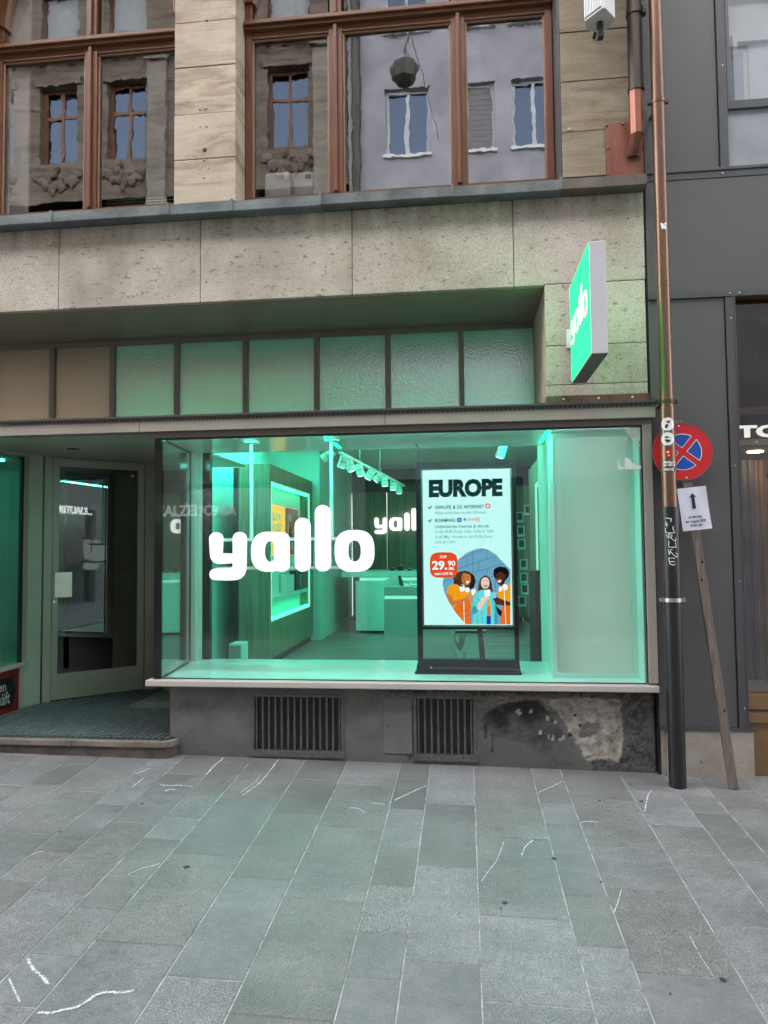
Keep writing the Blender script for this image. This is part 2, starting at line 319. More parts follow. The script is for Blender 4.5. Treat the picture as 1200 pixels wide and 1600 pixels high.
class M:
    def __init__(s): s.v = []; s.f = []; s.mi = []; s.sm = []
    def add(s, vs_, fs, mi=0, smooth=False):
        k = len(s.v); s.v += [Vector(p) for p in vs_]
        for f in fs: s.f.append([i + k for i in f]); s.mi.append(mi); s.sm.append(smooth)
        return s
    def box(s, x0, x1, y0, y1, z0, z1, mi=0):
        return s.add([(x0, y0, z0), (x1, y0, z0), (x1, y1, z0), (x0, y1, z0), (x0, y0, z1), (x1, y0, z1), (x1, y1, z1), (x0, y1, z1)],
                     [(0, 3, 2, 1), (4, 5, 6, 7), (0, 1, 5, 4), (1, 2, 6, 5), (2, 3, 7, 6), (3, 0, 4, 7)], mi)
    def fbox(s, fr, a0, a1, b0, b1, c0, c1, mi=0):
        P = [fr(a, b, c) for c in (c0, c1) for b in (b0, b1) for a in (a0, a1)]
        return s.add(P, [(0, 2, 3, 1), (4, 5, 7, 6), (0, 1, 5, 4), (1, 3, 7, 5), (3, 2, 6, 7), (2, 0, 4, 6)], mi)
    def hexa(s, p8, mi=0):
        return s.add(p8, [(0, 3, 2, 1), (4, 5, 6, 7), (0, 1, 5, 4), (1, 2, 6, 5), (2, 3, 7, 6), (3, 0, 4, 7)], mi)
    def plate(s, pts, fr, c0, c1, mi=0, inset=0):
        n = len(pts)
        # winding: make ccw seen from +n
        ar = sum(pts[i][0] * pts[(i + 1) % n][1] - pts[(i + 1) % n][0] * pts[i][1] for i in range(n))
        if ar < 0: pts = pts[::-1]
        if (fr.u.cross(fr.v)).dot(fr.n) < 0: pts = pts[::-1]
        vs_ = [fr(a, b, c0) for a, b in pts]
        rings = 2
        if inset:
            e = inset * .35
            vs_ += [fr(a, b, c1 - inset) for a, b in pts]
            vs_ += [fr(a, b, c1 - inset * .3) for a, b in off(pts, e)]
            vs_ += [fr(a, b, c1) for a, b in off(pts, inset)]; rings = 4
        else: vs_ += [fr(a, b, c1) for a, b in pts]
        fs = [tuple(range(n - 1, -1, -1)), tuple(range((rings - 1) * n, rings * n))]
        for k in range(rings - 1):
            for i in range(n):
                j = (i + 1) % n; fs.append((k * n + i, k * n + j, (k + 1) * n + j, (k + 1) * n + i))
        return s.add(vs_, fs, mi)
    def flat(s, pts, fr, c, mi=0):
        return s.add([fr(a, b, c) for a, b in pts], [tuple(range(len(pts)))], mi)
    def ring(s, outer, inner, fr, c0, c1, mi=0, inset=0):
        n = len(outer); L = [(outer, c0), (inner, c0), (outer, c1 - inset), (inner, c1 - inset)]
        if inset:
            L += [(mixp(outer, inner, .10), c1), (mixp(inner, outer, .10), c1)]
        vs_ = [fr(a, b, c) for o_, c in L for a, b in o_]; fs = []
        def band(k, l, flip=False):
            for i in range(n):
                j = (i + 1) % n; q = (k * n + i, k * n + j, l * n + j, l * n + i); fs.append(q[::-1] if flip else q)
        band(0, 2); band(1, 3, True); band(0, 1, True)
        if inset: band(2, 4); band(3, 5, True); band(4, 5)
        else: band(2, 3)
        return s.add(vs_, fs, mi)
    def tube(s, pts, r, seg=10, mi=0, cap=True, smooth=True):
        pts = [Vector(p) for p in pts]; n = len(pts); rs = r if isinstance(r, (list, tuple)) else [r] * n
        vs_ = []; fs = []; prev = None
        for i, p in enumerate(pts):
            d = (pts[min(i + 1, n - 1)] - pts[max(i - 1, 0)]).normalized()
            a = prev if prev is not None else (Vector((1, 0, 0)) if abs(d.x) < .8 else Vector((0, 1, 0)))
            a = (a - d * a.dot(d)).normalized(); prev = a; b = d.cross(a)
            for k in range(seg):
                t = 2 * math.pi * k / seg; vs_.append(p + (a * math.cos(t) + b * math.sin(t)) * rs[i])
        for i in range(n - 1):
            for k in range(seg):
                l = (k + 1) % seg; fs.append((i * seg + k, i * seg + l, (i + 1) * seg + l, (i + 1) * seg + k))
        s.add(vs_, fs, mi, smooth)
        if cap:
            s.add(vs_[:seg], [tuple(range(seg - 1, -1, -1))], mi); s.add(vs_[-seg:], [tuple(range(seg))], mi)
        return s
    def ellip(s, c, rx, ry, rz, seg=12, rings=8, mi=0):
        c = Vector(c); vs_ = [c + Vector((0, 0, -rz))]; fs = []
        for i in range(1, rings):
            t = -math.pi / 2 + math.pi * i / rings
            for k in range(seg):
                p = 2 * math.pi * k / seg; vs_.append(c + Vector((rx * math.cos(t) * math.cos(p), ry * math.cos(t) * math.sin(p), rz * math.sin(t))))
        vs_.append(c + Vector((0, 0, rz))); top = len(vs_) - 1
        for k in range(seg): l = (k + 1) % seg; fs.append((0, 1 + l, 1 + k)); fs.append((top, top - seg + k, top - seg + l))
        for i in range(rings - 2):
            for k in range(seg):
                l = (k + 1) % seg; a = 1 + i * seg; fs.append((a + k, a + l, a + seg + l, a + seg + k))
        return s.add(vs_, fs, mi, True)
    def holes(s, fr, a0, a1, b0, b1, c0, c1, hs, mi=0):
        """a slab (front at c1) with rectangular openings and their reveals"""
        A = sorted({a0, a1, *[h[0] for h in hs], *[h[1] for h in hs]}); B = sorted({b0, b1, *[h[2] for h in hs], *[h[3] for h in hs]})
        for i in range(len(A) - 1):
            for j in range(len(B) - 1):
                ca, cb = (A[i] + A[i + 1]) / 2, (B[j] + B[j + 1]) / 2
                if any(h[0] < ca < h[1] and h[2] < cb < h[3] for h in hs): continue
                for c, fl in ((c1, False), (c0, True)):
                    q = [fr(A[i], B[j], c), fr(A[i + 1], B[j], c), fr(A[i + 1], B[j + 1], c), fr(A[i], B[j + 1], c)]
                    s.add(q, [(3, 2, 1, 0) if fl else (0, 1, 2, 3)], mi)
        for (x0, x1, y0, y1) in [*hs, (a0, a1, b0, b1)]:
            q = [(x0, y0), (x1, y0), (x1, y1), (x0, y1)]
            for k in range(4):
                (p, q_), (r_, t_) = q[k], q[(k + 1) % 4]; s.add([fr(p, q_, c0), fr(r_, t_, c0), fr(r_, t_, c1), fr(p, q_, c1)], [(0, 1, 2, 3)], mi)
        return s
    def rim(s, fr, a0, a1, b0, b1, t, c0, c1, mi=0):
        """picture-frame of four butted bars"""
        s.fbox(fr, a0, a1, b0, b0 + t, c0, c1, mi); s.fbox(fr, a0, a1, b1 - t, b1, c0, c1, mi)
        s.fbox(fr, a0, a0 + t, b0 + t, b1 - t, c0, c1, mi); s.fbox(fr, a1 - t, a1, b0 + t, b1 - t, c0, c1, mi); return s
    def build(s, name, mats, parent=None, label=None, bevel=0, kind=None, fix=True):
        me = bpy.data.meshes.new(name); off_ = wl(parent)
        me.from_pydata([v - off_ for v in s.v], [], s.f)
        ms = mats if isinstance(mats, (list, tuple)) else [mats]
        for m_ in ms: me.materials.append(m_)
        me.polygons.foreach_set('material_index', s.mi); me.polygons.foreach_set('use_smooth', s.sm); me.update()
        o = bpy.data.objects.new(name, me); COL.objects.link(o)
        if parent: o.parent = parent; WL[o.name] = off_
        if label: o['label'] = label
        if kind: o['kind'] = kind
        if bevel:
            b = o.modifiers.new('bevel', 'BEVEL'); b.width = bevel; b.segments = 2; b.limit_method = 'ANGLE'; b.angle_limit = R(50)
        return o
def off(pts, d):
    """move a ccw/cw outline inwards by d (simple vertex normals)"""
    n = len(pts); ar = sum(pts[i][0] * pts[(i + 1) % n][1] - pts[(i + 1) % n][0] * pts[i][1] for i in range(n)); sg = 1 if ar > 0 else -1
    out = []
    for i in range(n):
        p0, p, p1 = pts[i - 1], pts[i], pts[(i + 1) % n]
        t = Vector((p1[0] - p0[0], p1[1] - p0[1])); t = t.normalized() if t.length > 1e-9 else Vector((1, 0))
        out.append((p[0] - t.y * d * sg, p[1] + t.x * d * sg))
    return out
def mixp(a, b, t): return [(p[0] + (q[0] - p[0]) * t, p[1] + (q[1] - p[1]) * t) for p, q in zip(a, b)]
def dup(o, d=(0, 0, 0), parent=None, name=None):
    c = o.copy(); COL.objects.link(c); c.location = o.location + Vector(d)
    if parent is not None: c.parent = parent
    WL[c.name] = wl(o); return c
def superell(cx, cz, rx, rz, n=2.5, N=40):
    out = []
    for i in range(N):
        t = 2 * math.pi * i / N; c, s_ = math.cos(t), math.sin(t)
        out.append((cx + rx * math.copysign(abs(c) ** (2 / n), c), cz + rz * math.copysign(abs(s_) ** (2 / n), s_)))
    return out
def smoothpath(p, it=2):
    for _ in range(it):
        q = [p[0]]
        for a, b in zip(p, p[1:]): q += [(a[0] * .75 + b[0] * .25, a[1] * .75 + b[1] * .25), (a[0] * .25 + b[0] * .75, a[1] * .25 + b[1] * .75)]
        p = q + [p[-1]]
    return p
def stroke(p, w, smooth=2, capn=7, w1=None):
    """outline of a thick line with round ends"""
    if smooth and len(p) > 2: p = smoothpath(p, smooth)
    n = len(p); L = []; Rr = []; w1 = w if w1 is None else w1
    for i in range(n):
        a = Vector(p[max(i - 1, 0)]); b = Vector(p[min(i + 1, n - 1)]); d = (b - a).normalized(); h = (w + (w1 - w) * i / (n - 1)) / 2
        L.append((p[i][0] - d.y * h, p[i][1] + d.x * h)); Rr.append((p[i][0] + d.y * h, p[i][1] - d.x * h))
    def cap(c, frm, h):
        a0 = math.atan2(frm[1] - c[1], frm[0] - c[0]); return [(c[0] + h * math.cos(a0 - math.pi * k / (capn + 1)), c[1] + h * math.sin(a0 - math.pi * k / (capn + 1))) for k in range(1, capn + 1)]
    return L + cap(p[-1], L[-1], w1 / 2) + Rr[::-1] + cap(p[0], Rr[0], w / 2)
_txt = {}
def text2d(body, bold=0.0, sp=1.0):
    k = (body, bold, sp)
    if k in _txt: return _txt[k]
    cu = bpy.data.curves.new('lettering', 'FONT'); cu.body = body; cu.offset = bold; cu.resolution_u = 3; cu.space_character = sp; cu.fill_mode = 'FRONT'; cu.dimensions = '2D'
    o = bpy.data.objects.new('lettering', cu); COL.objects.link(o); bpy.context.view_layer.update()
    dg = bpy.context.evaluated_depsgraph_get(); me = bpy.data.meshes.new_from_object(o.evaluated_get(dg))
    vs_ = [(v.co.x, v.co.y) for v in me.vertices]; fs = [tuple(p.vertices) for p in me.polygons]
    bpy.data.objects.remove(o); bpy.data.meshes.remove(me); bpy.data.curves.remove(cu)
    _txt[k] = (vs_, fs); return _txt[k]
def text(m, body, fr, a0, a1, b0, b1, c, mi=0, bold=0.0, mirror=False, depth=0, sp=1.0, xform=None):
    vs_, fs = text2d(body, bold, sp); X = [p[0] for p in vs_]; Y = [p[1] for p in vs_]; x0, x1, y0, y1 = min(X), max(X), min(Y), max(Y)
    def T(p):
        t = (p[0] - x0) / (x1 - x0); t = 1 - t if mirror else t
        a, b = a0 + t * (a1 - a0), b0 + (p[1] - y0) / (y1 - y0) * (b1 - b0)
        return xform(a, b) if xform else (a, b)
    Q = [T(p) for p in vs_]
    m.add([fr(a, b, c) for a, b in Q], fs, mi)
    if depth:
        cnt = {}
        for f in fs:
            for i in range(len(f)):
                e = (f[i], f[(i + 1) % len(f)]); cnt[e] = cnt.get(e, 0) + 1
        k = len(m.v) - len(Q)
        ed = [e for e in cnt if (e[1], e[0]) not in cnt]
        m.add([fr(a, b, c - depth) for a, b in Q], [], mi)
        kb = len(m.v) - len(Q)
        for i, j in ed: m.f.append([k + j, k + i, kb + i, kb + j]); m.mi.append(mi); m.sm.append(False)
    return m

def gz(x, y): return 0.1433 - 0.01361 * x + 0.0442 * y        # the pavement falls to the right and away from the house

# ------------------------------------------------------------------ ground and paving
GND = M()
GND.add([(x, y, gz(x, y) - .0045 - (0 if k else 0)) for k, (x, y) in enumerate([(-60, -9.6), (60, -9.6), (60, .6), (-60, .6)])], [(0, 1, 2, 3)])
ground = GND.build('street_ground', MT['street'], kind='structure')
bed = M()
q = [(-4.6, -4.5), (4.2, -4.5), (4.2, .13), (-4.6, .13)]
bed.add([(x, y, gz(x, y) - .030 + .029) for x, y in q] + [(x, y, gz(x, y) - .0035 - .0005) for x, y in q], [(0, 1, 2, 3)])
pav = M(); pav.add([(x, y, gz(x, y) - .0015) for x, y in q], [(0, 1, 2, 3)])
pavement = pav.build('pavement', MT['mortar'], kind='structure')
LN = [-4.30, -3.93, -3.66, -3.31, -2.958, -2.701, -2.497, -2.145, -1.944, -1.672, -1.463, -1.099, -.81, -.451, -.25, .034, .406, .594, .961, 1.240, 1.44, 1.719, 2.02, 2.30, 2.66, 2.95]
CJ = {6: [-.658, -1.218], 7: [-.818, -1.121, -1.394, -1.679], 8: [-.318, -1.034, -1.744, -2.28], 9: [-.652, -.931, -1.202, -1.577, -1.856, -2.177, -2.453],
      10: [-.623, -1.342, -2.069], 11: [-.315, -.833, -1.538, -2.243], 12: [-.358, -.97, -1.684, -2.41], 13: [-.248, -.701, -1.164, -1.533, -1.898, -2.178],
      14: [-.604, -1.334, -2.06], 15: [-.996, -1.725, -2.254], 16: [-.152, -.519, -.794, -1.166, -1.528, -1.894, -2.171], 17: [-.438, -1.04, -1.44, -2.037],
      18: [-.271, -.75, -1.304, -1.689], 19: [-.30, -.565, -.85, -1.121, -1.393], 20: [-.48, -.983]}
for i in range(len(LN) - 1):
    x0, x1 = LN[i], LN[i + 1]; w_ = x1 - x0
    js = list(CJ.get(i, [])); y = js[-1] if js else random.uniform(-.3, -.05)
    if not js: js = [y]
    while y > -4.0:
        y -= random.uniform(.3, .42) if w_ < .23 else random.uniform(.5, .8); js.append(y)
    ys = [.125] + js
    for a, b in zip(ys, ys[1:]):
        g, h = .0025, .0015; t0 = random.uniform(-.0008, .0012); t1 = random.uniform(-.0008, .0012)
        X0, X1, Y1, Y0 = x0 + g, x1 - g, a - h, b + h; e = .003
        P = lambda x, y_, dz: (x, y_, gz(x, y_) + dz)
        m = M(); lo = [P(X0, Y0, -.02), P(X1, Y0, -.02), P(X1, Y1, -.02), P(X0, Y1, -.02)]
        mid = [P(X0, Y0, -.001 + t0), P(X1, Y0, -.001 + t0), P(X1, Y1, -.001 + t1), P(X0, Y1, -.001 + t1)]
        top = [P(X0 + e, Y0 + e, .0016 + t0), P(X1 - e, Y0 + e, .0016 + t0), P(X1 - e, Y1 - e, .0016 + t1), P(X0 + e, Y1 - e, .0016 + t1)]
        fs = [(8, 9, 10, 11)] + [(k, (k + 1) % 4, 4 + (k + 1) % 4, 4 + k) for k in range(4)] + [(4 + k, 4 + (k + 1) % 4, 8 + (k + 1) % 4, 8 + k) for k in range(4)]
        m.add(lo + mid + top, fs); m.build('paving_stone', MT['slab'], pavement)
VEINS = [(0.0112, [(-1.443, -2.477), (-1.406, -2.479), (-1.376, -2.463), (-1.349, -2.45), (-1.327, -2.439), (-1.309, -2.414), (-1.3, -2.384), (-1.286, -2.366), (-1.268, -2.356), (-1.217, -2.353), (-1.191, -2.345), (-1.174, -2.332)]), (0.0108, [(-1.654, -2.21), (-1.619, -2.244), (-1.583, -2.272), (-1.535, -2.304), (-1.489, -2.34)]), (0.006, [(-1.65, -2.324), (-1.611, -2.363), (-1.574, -2.398), (-1.534, -2.436)]), (0.009, [(-1.666, -0.306), (-1.674, -0.167), (-1.668, -0.093), (-1.663, 0.021)]), (0.0088, [(-1.889, -0.504), (-1.823, -0.512), (-1.769, -0.496), (-1.671, -0.511)]), (0.0107, [(-1.815, -0.603), (-1.8, -0.566), (-1.764, -0.567)]), (0.0092, [(-2.12, -0.344), (-2.099, -0.296), (-2.076, -0.229)]), (0.0055, [(-2.042, -0.562), (-2.04, -0.489), (-2.04, -0.392)]), (0.0073, [(-1.334, -0.609), (-1.304, -0.496), (-1.282, -0.363), (-1.281, -0.183), (-1.281, 0.037)]), (0.0042, [(-1.358, -0.577), (-1.34, -0.475), (-1.314, -0.393), (-1.323, -0.257)]), (0.0052, [(-1.571, -1.572), (-1.539, -1.508), (-1.501, -1.489), (-1.469, -1.454)]), (0.0079, [(-0.677, -0.721), (-0.641, -0.713), (-0.605, -0.735), (-0.578, -0.771)]), (0.008, [(-0.56, -0.636), (-0.523, -0.637), (-0.477, -0.65)]), (0.0047, [(-2.132, -1.447), (-2.119, -1.416), (-2.095, -1.4)]), (0.008, [(-0.43, -0.585), (-0.385, -0.514), (-0.342, -0.455), (-0.298, -0.39), (-0.253, -0.329)]), (0.0073, [(0.408, -0.382), (0.462, -0.316), (0.516, -0.259), (0.578, -0.174)]), (0.0078, [(0.597, -0.77), (0.644, -0.749), (0.707, -0.754)]), (0.0066, [(1.093, -0.267), (1.055, -0.34), (1.023, -0.434), (0.973, -0.596)]), (0.0055, [(0.324, -1.013), (0.29, -1.06), (0.27, -1.104), (0.251, -1.186)]), (0.0036, [(0.174, -1.044), (0.147, -1.171), (0.124, -1.265), (0.084, -1.358), (0.053, -1.452)]), (0.0042, [(0.667, -1.451), (0.648, -1.506), (0.625, -1.573), (0.593, -1.653)]), (0.0023, [(0.858, -1.78), (0.856, -1.904), (0.861, -1.971), (0.864, -2.038)])]
for hw, ps in VEINS:
    hw *= .5; p = smoothpath(ps, 2)
    q = []
    for a, b in zip(p, p[1:]):
        for k in range(4): q.append((a[0] + (b[0] - a[0]) * k / 4, a[1] + (b[1] - a[1]) * k / 4))
    q.append(p[-1]); n = len(q); m = M(); vs_ = []
    for i, (x, y) in enumerate(q):
        d = Vector((q[min(i + 1, n - 1)][0] - q[max(i - 1, 0)][0], q[min(i + 1, n - 1)][1] - q[max(i - 1, 0)][1])).normalized()
        tp = min(1, i / 4 + .2, (n - 1 - i) / 4 + .2)
        for s_ in (1, -1):
            h = hw * tp * random.choice((.3, .7, 1, 1.3, 1.6)) * random.uniform(.6, 1.2); a, b = x - d.y * h * s_, y + d.x * h * s_; vs_.append((a, b, gz(a, b) + .0034))
    m.add(vs_, [(2 * i, 2 * i + 1, 2 * i + 3, 2 * i + 2) for i in range(n - 1) if random.random() > .10]); m.build('mineral_vein', MT['vein'], pavement)
for x, y, r in [(-1.3296, -1.4727, 0.0174), (-1.8697, -0.7903, 0.0125), (-2.1338, -1.186, 0.01), (0.1469, -1.6213, 0.0142), (0.4044, -1.1952, 0.0141), (0.8928, -2.0494, 0.0147), (0.9883, -0.176, 0.0111), (0.993, -0.4369, 0.0127), (0.7525, -0.4589, 0.0104), (0.8452, -0.4016, 0.0084), (0.6846, -2.1462, 0.0056), (0.5887, -1.3954, 0.0068), (0.1271, -1.666, 0.0062)]:
    pts = [(x + r * math.cos(t * .628) * random.uniform(.75, 1.2), y + r * math.sin(t * .628) * random.uniform(.7, 1.3)) for t in range(10)]
    m = M(); m.add([(a, b, gz(a, b) + .001) for a, b in pts] + [(x + (a - x) * .7, y + (b - y) * .7, gz(a, b) + .0042) for a, b in pts], [tuple(range(10, 20))] + [(i, (i + 1) % 10, 10 + (i + 1) % 10, 10 + i) for i in range(10)])
    m.build('gum_spot', MT['gum'], pavement)

# ------------------------------------------------------------------ the stone building
B = thing('stone_building', 'old sandstone building with a mint lit phone shop on its ground floor', 'building', (-1.2, .4, .15))
F0 = Fr((0, 0, 0))                                    # a = x, b = z, c = towards the street
xs = [-5.6, -3.96, -2.897, -1.834, -.746, .354, 1.207]
for a, b in zip(xs, xs[1:]):
    x0, x1 = a + (.0022 if a > -5 else 0), b - (.0022 if b < 1.2 else 0)
    if b > 1.2:      # the end slab steps down to the pier
        m = M(); m.plate([(x0, 3.338), (.552, 3.338), (.556, 3.346), (1.207, 3.346), (1.207, 3.935), (x0, 3.935)], F0, -.05, 0)
    else: m = M().box(x0, x1, 0, .05, 3.338, 3.935)
    m.build('cladding_slab', MT['trav'], B, bevel=.004)
for z0, z1 in [(2.586, 2.660), (2.664, 2.925), (2.929, 3.342)]:
    M().box(.556, 1.204, .002, .05, z0, z1).build('pier_stone', MT['trav'], B, bevel=.003)
M().box(.558, 1.2, .052, .95, 2.585, 3.338).build('pier_core', MT['trav'], B)
M().box(-5.6, 1.2, .052, .5, 3.345, 3.93).build('band_core', MT['concealed'], B)
M().box(-5.6, .556, .052, .80, 3.332, 3.343).build('soffit', plain('olive grey soffit', (.24, .215, .155), .45, vary=.08, vscale=2, bump=.03), B)
m = M().box(.55, 1.215, -.018, .06, 2.535, 2.584); m.build('copper_flashing', MT['copper_pipe'], B)
for x in (.66, .885, 1.10): M().ellip((x, -.019, 2.56), .008, .006, .008, 8, 6).build('screw', MT['steel'], B)
# ledge of copper sheets, each with its seam
lx = [-5.6, -4.1, -2.9, -2.03, -1.57, -.95, -.05, .66, 1.21]
for a, b in zip(lx, lx[1:]):
    dz = random.uniform(-.003, .003); m = M()
    prof = [(.23, 4.085), (-.09, 4.012), (-.105, 4.004), (-.105, 3.937), (-.095, 3.932), (-.06, 3.937), (.0, 3.937), (.23, 3.937)]
    x0, x1 = a + .001, b - .001; P = [(x0, y, z + dz) for y, z in prof] + [(x1, y, z + dz) for y, z in prof]; n = len(prof)
    m.add(P, [tuple(range(n)), tuple(range(2 * n - 1, n - 1, -1))] + [(i, n + i, n + (i + 1) % n, (i + 1) % n) for i in range(n)])
    m.build('window_ledge', MT['patina' if b < -.5 else 'patina_grey' if b < 1 else 'patina_brown'], B)
    if b < 1.2: M().box(b - .008, b + .008, -.112, .1, 3.935, 4.016).build('ledge_seam', MT['patina'], B)
# sandstone piers upstairs
def block(x0, x1, z0, z1, mt, y1=.30): M().box(x0, x1, random.uniform(-.003, .003), y1, z0, z1).build('sandstone_block', MT[mt], B, bevel=.004)
zj = [4.055, 4.377, 4.710, 5.060, 5.394, 5.75, 6.6]
for a, b in zip(zj, zj[1:]): block(-2.030, -1.577, a + .002, b - .003, 'sand')
zj = [4.062, 4.378, 4.728, 5.071, 5.40, 5.75, 6.6]
for a, b in zip(zj, zj[1:]): block(.693, 1.207, a + .002, b - .003, 'sand2')
for x, z, r in [(-1.803, 4.44, .016), (-1.79, 5.394, .008)]: M().ellip((x, -.002, z), r, .006, r * 1.1, 9, 6).build('iron_stain_plug', MT['gum'], B)
for x, z, r in [(-1.84, 4.745, .009), (-1.80, 4.75, .011), (-1.835, 4.62, .013), (-1.79, 4.612, .013), (-1.806, 4.365, .010), (-1.84, 4.305, .008), (-1.775, 4.305, .007), (-1.81, 4.24, .010), (.74, 4.395, .012)]:
    M().ellip((x, -.002, z), r * 1.2, .004, r, 9, 6).build('filler_patch', MT['sand'], B)
for a, b in ((-5.6, -3.62), (-2.03, -1.577), (.693, 1.207)): M().box(a, b, .302, .6, 4.0, 6.6).build('upper_wall_core', MT['concealed'], B)
M().box(.673, .6915, .02, .30, 4.06, 6.6).build('lead_strip', MT['panel_edge'], B)
M().box(-5.6, 1.207, .01, .5, 6.61, 6.9).build('upper_lintel', MT['sand2'], B)
for a, b in ((-5.6, -4.5), (-4.5, -3.62)):
    for z0, z1 in zip([4.06, 4.72, 5.4], [4.717, 5.397, 6.6]): M().box(a, b - .003, 0, .3, z0, z1).build('sandstone_block', MT['sand'], B, bevel=.004)
# copper plate behind the drain shoe
m = M().box(.972, 1.211, -.014, .006, 4.215, 4.411); m.build('copper_plate', MT['copper_new'], B)
m = M().box(.974, 1.212, -.019, .006, 4.03, 4.216); m.build('copper_plate', MT['copper_new'], B)
for x, z in [(.985, 4.395), (1.085, 4.398), (.987, 4.24), (.987, 4.06)]: M().ellip((x, -.02, z), .0085, .007, .0085, 8, 6).build('rivet', MT['copper_new'], B)

# upper windows: oak frames with arched heads
def upper_window(x0, x1, mulls, name):
    W = M(); Y = .24; fr = Fr((0, Y, 0)); base = 4.10
    o = M().fbox(fr, x0, x1, base, base + .075, -.07, .035).build('upper_window', MT['wframe_h'], B)
    def part(nm, m, mt, bv=.004): return m.build(nm, MT[mt], o, bevel=bv)
    part('jamb', M().fbox(fr, x0, x0 + .05, base + .075, 5.66, -.07, .03), 'wframe'); part('jamb', M().fbox(fr, x1 - .05, x1, base + .075, 5.66, -.07, .03), 'wframe')
    part('transom', M().fbox(fr, x0, x1, 5.437, 5.512, -.07, .062), 'wframe_h'); part('transom_moulding', M().fbox(fr, x0, x1, 5.463, 5.487, .063, .082), 'wframe_h', .006)
    part('lower_head', M().fbox(fr, x0 + .05, x1 - .05, 5.385, 5.4365, -.06, .028), 'wframe_h')
    for mx in mulls:
        part('mullion', M().fbox(fr, mx - .05, mx + .05, base + .075, 5.437, -.07, .034), 'wframe')
        part('mullion_rib', M().fbox(fr, mx - .014, mx + .014, base + .075, 5.43, .0345, .056), 'wframe', .006)
        part('mullion', M().fbox(fr, mx - .042, mx + .042, 5.512, 6.5, -.07, .034), 'wframe')
        part('mullion_rib', M().fbox(fr, mx - .012, mx + .012, 5.515, 6.5, .0345, .056), 'wframe', .006)
    # sashes
    ed = [x0 + .05] + [v for mx in mulls for v in (mx - .05, mx + .05)] + [x1 - .05]
    for a, b in zip(ed[::2], ed[1::2]):
        part('sash_bead', M().rim(fr, a, b, base + .06, 5.386, .014, .002, .016), 'bead', .003)
        part('pane', M().fbox(fr, a + .01, b - .01, base + .07, 5.38, -.010, -.004), 'g_old', 0)
        part('pane', M().fbox(fr, a + .01, b - .01, 5.512, 6.5, -.010, -.004), 'g_old', 0)
    # arched head
    cx = (x0 + x1) / 2; rx = (x1 - x0) / 2
    for sg in (-1, 1):
        pts = [(cx + sg * rx * math.cos(t), 5.66 + .80 * math.sin(t)) for t in [R(v) for v in range(0, 95, 6)]]
        inn = [(cx + sg * (rx - .06) * math.cos(t), 5.66 + .74 * math.sin(t)) for t in [R(v) for v in range(0, 95, 6)]]
        part('arch_head', M().plate(pts + inn[::-1], fr, -.065, .05), 'wframe', 0)
        part('arch_bead', M().plate(inn + [(cx + sg * (rx - .075) * math.cos(t), 5.66 + .725 * math.sin(t)) for t in [R(v) for v in range(90, -1, -6)]], fr, -.05, .03), 'bead', 0)
        spandrel = pts + [(cx, 6.6), (cx + sg * (rx + .02), 6.6), (cx + sg * (rx + .02), 5.66)]
        M().plate(spandrel, Fr((0, .12, 0)), -.1, .1).build('arch_stone', MT['sand'], B)
    # the dim room behind
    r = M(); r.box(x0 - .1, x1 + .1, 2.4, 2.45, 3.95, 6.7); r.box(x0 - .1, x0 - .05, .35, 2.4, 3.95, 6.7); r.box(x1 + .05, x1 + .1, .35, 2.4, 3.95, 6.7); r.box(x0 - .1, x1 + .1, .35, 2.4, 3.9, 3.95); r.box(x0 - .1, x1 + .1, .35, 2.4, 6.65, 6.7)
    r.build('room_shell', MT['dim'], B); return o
upper_window(-3.56, -2.055, [-2.782], 'w'); upper_window(-1.572, .668, [-.89, .003], 'w')
M().box(-3.50, -3.335, .29, .31, 4.18, 6.2).build('curtain', MT['offwhite'], B)
for k in range(5): M().box(-2.7, -2.07, .30, .303, 4.185 + k * .022, 4.187 + k * .022).build('blind_cord', MT['offwhite'], B)

# copper drain, speaker, appliances
D = thing('drain_pipe', 'blackened round drain pipe ending in a red copper shoe on the sandstone pier', 'pipe', (1.155, -.12, 4.2))
M().tube([(1.152, -.12, 4.56), (1.155, -.12, 6.3)], .047, 18).build('pipe', MT['pipe_dark'], D)
M().tube([(1.152, -.12, 4.545), (1.152, -.12, 4.575)], .052, 18).build('collar', MT['pipe_dark'], D)
m = M(); m.tube([(1.155, -.12, 5.055), (1.155, -.12, 5.10)], .054, 18); m.box(1.19, 1.225, -.14, -.10, 5.06, 5.09); m.build('clamp', MT['pipe_dark'], D)
m = M(); oc = [(.047 * math.cos(R(22.5 + 45 * k)), .047 * math.sin(R(22.5 + 45 * k))) for k in range(8)]
m.add([(1.15 + a, -.12 + b, 4.56) for a, b in oc] + [(1.15 + a, -.12 + b, 4.255 if b < .02 else 4.20) for a, b in oc] + [(1.15 + a, -.03 + b * .7, 4.155 if b < 0 else 4.21) for a, b in oc],
      [(k, (k + 1) % 8, 8 + (k + 1) % 8, 8 + k)[::-1] for k in range(8)] + [(8 + k, 8 + (k + 1) % 8, 16 + (k + 1) % 8, 16 + k)[::-1] for k in range(8)] + [tuple(range(16, 24))])
m.build('copper_shoe', MT['copper_new'], D)
Sp = thing('wall_speaker', 'white ribbed column speaker on a dark bracket high on the sandstone pier', 'speaker', (.92, -.2, 4.9))
base_o = [(.815, -.235), (.905, -.335), (.925, -.338), (1.005, -.24), (1.0, -.19), (.97, -.14), (.92, -.118), (.87, -.135), (.825, -.18)]
m = M(); n = len(base_o); m.add([(x, y, 4.965) for x, y in base_o] + [(x, y, 5.75) for x, y in base_o], [tuple(range(n))[::-1], tuple(range(n, 2 * n))] + [(i, (i + 1) % n, n + (i + 1) % n, n + i) for i in range(n)])
m.build('casing', MT['offwhite'], Sp, bevel=.004)
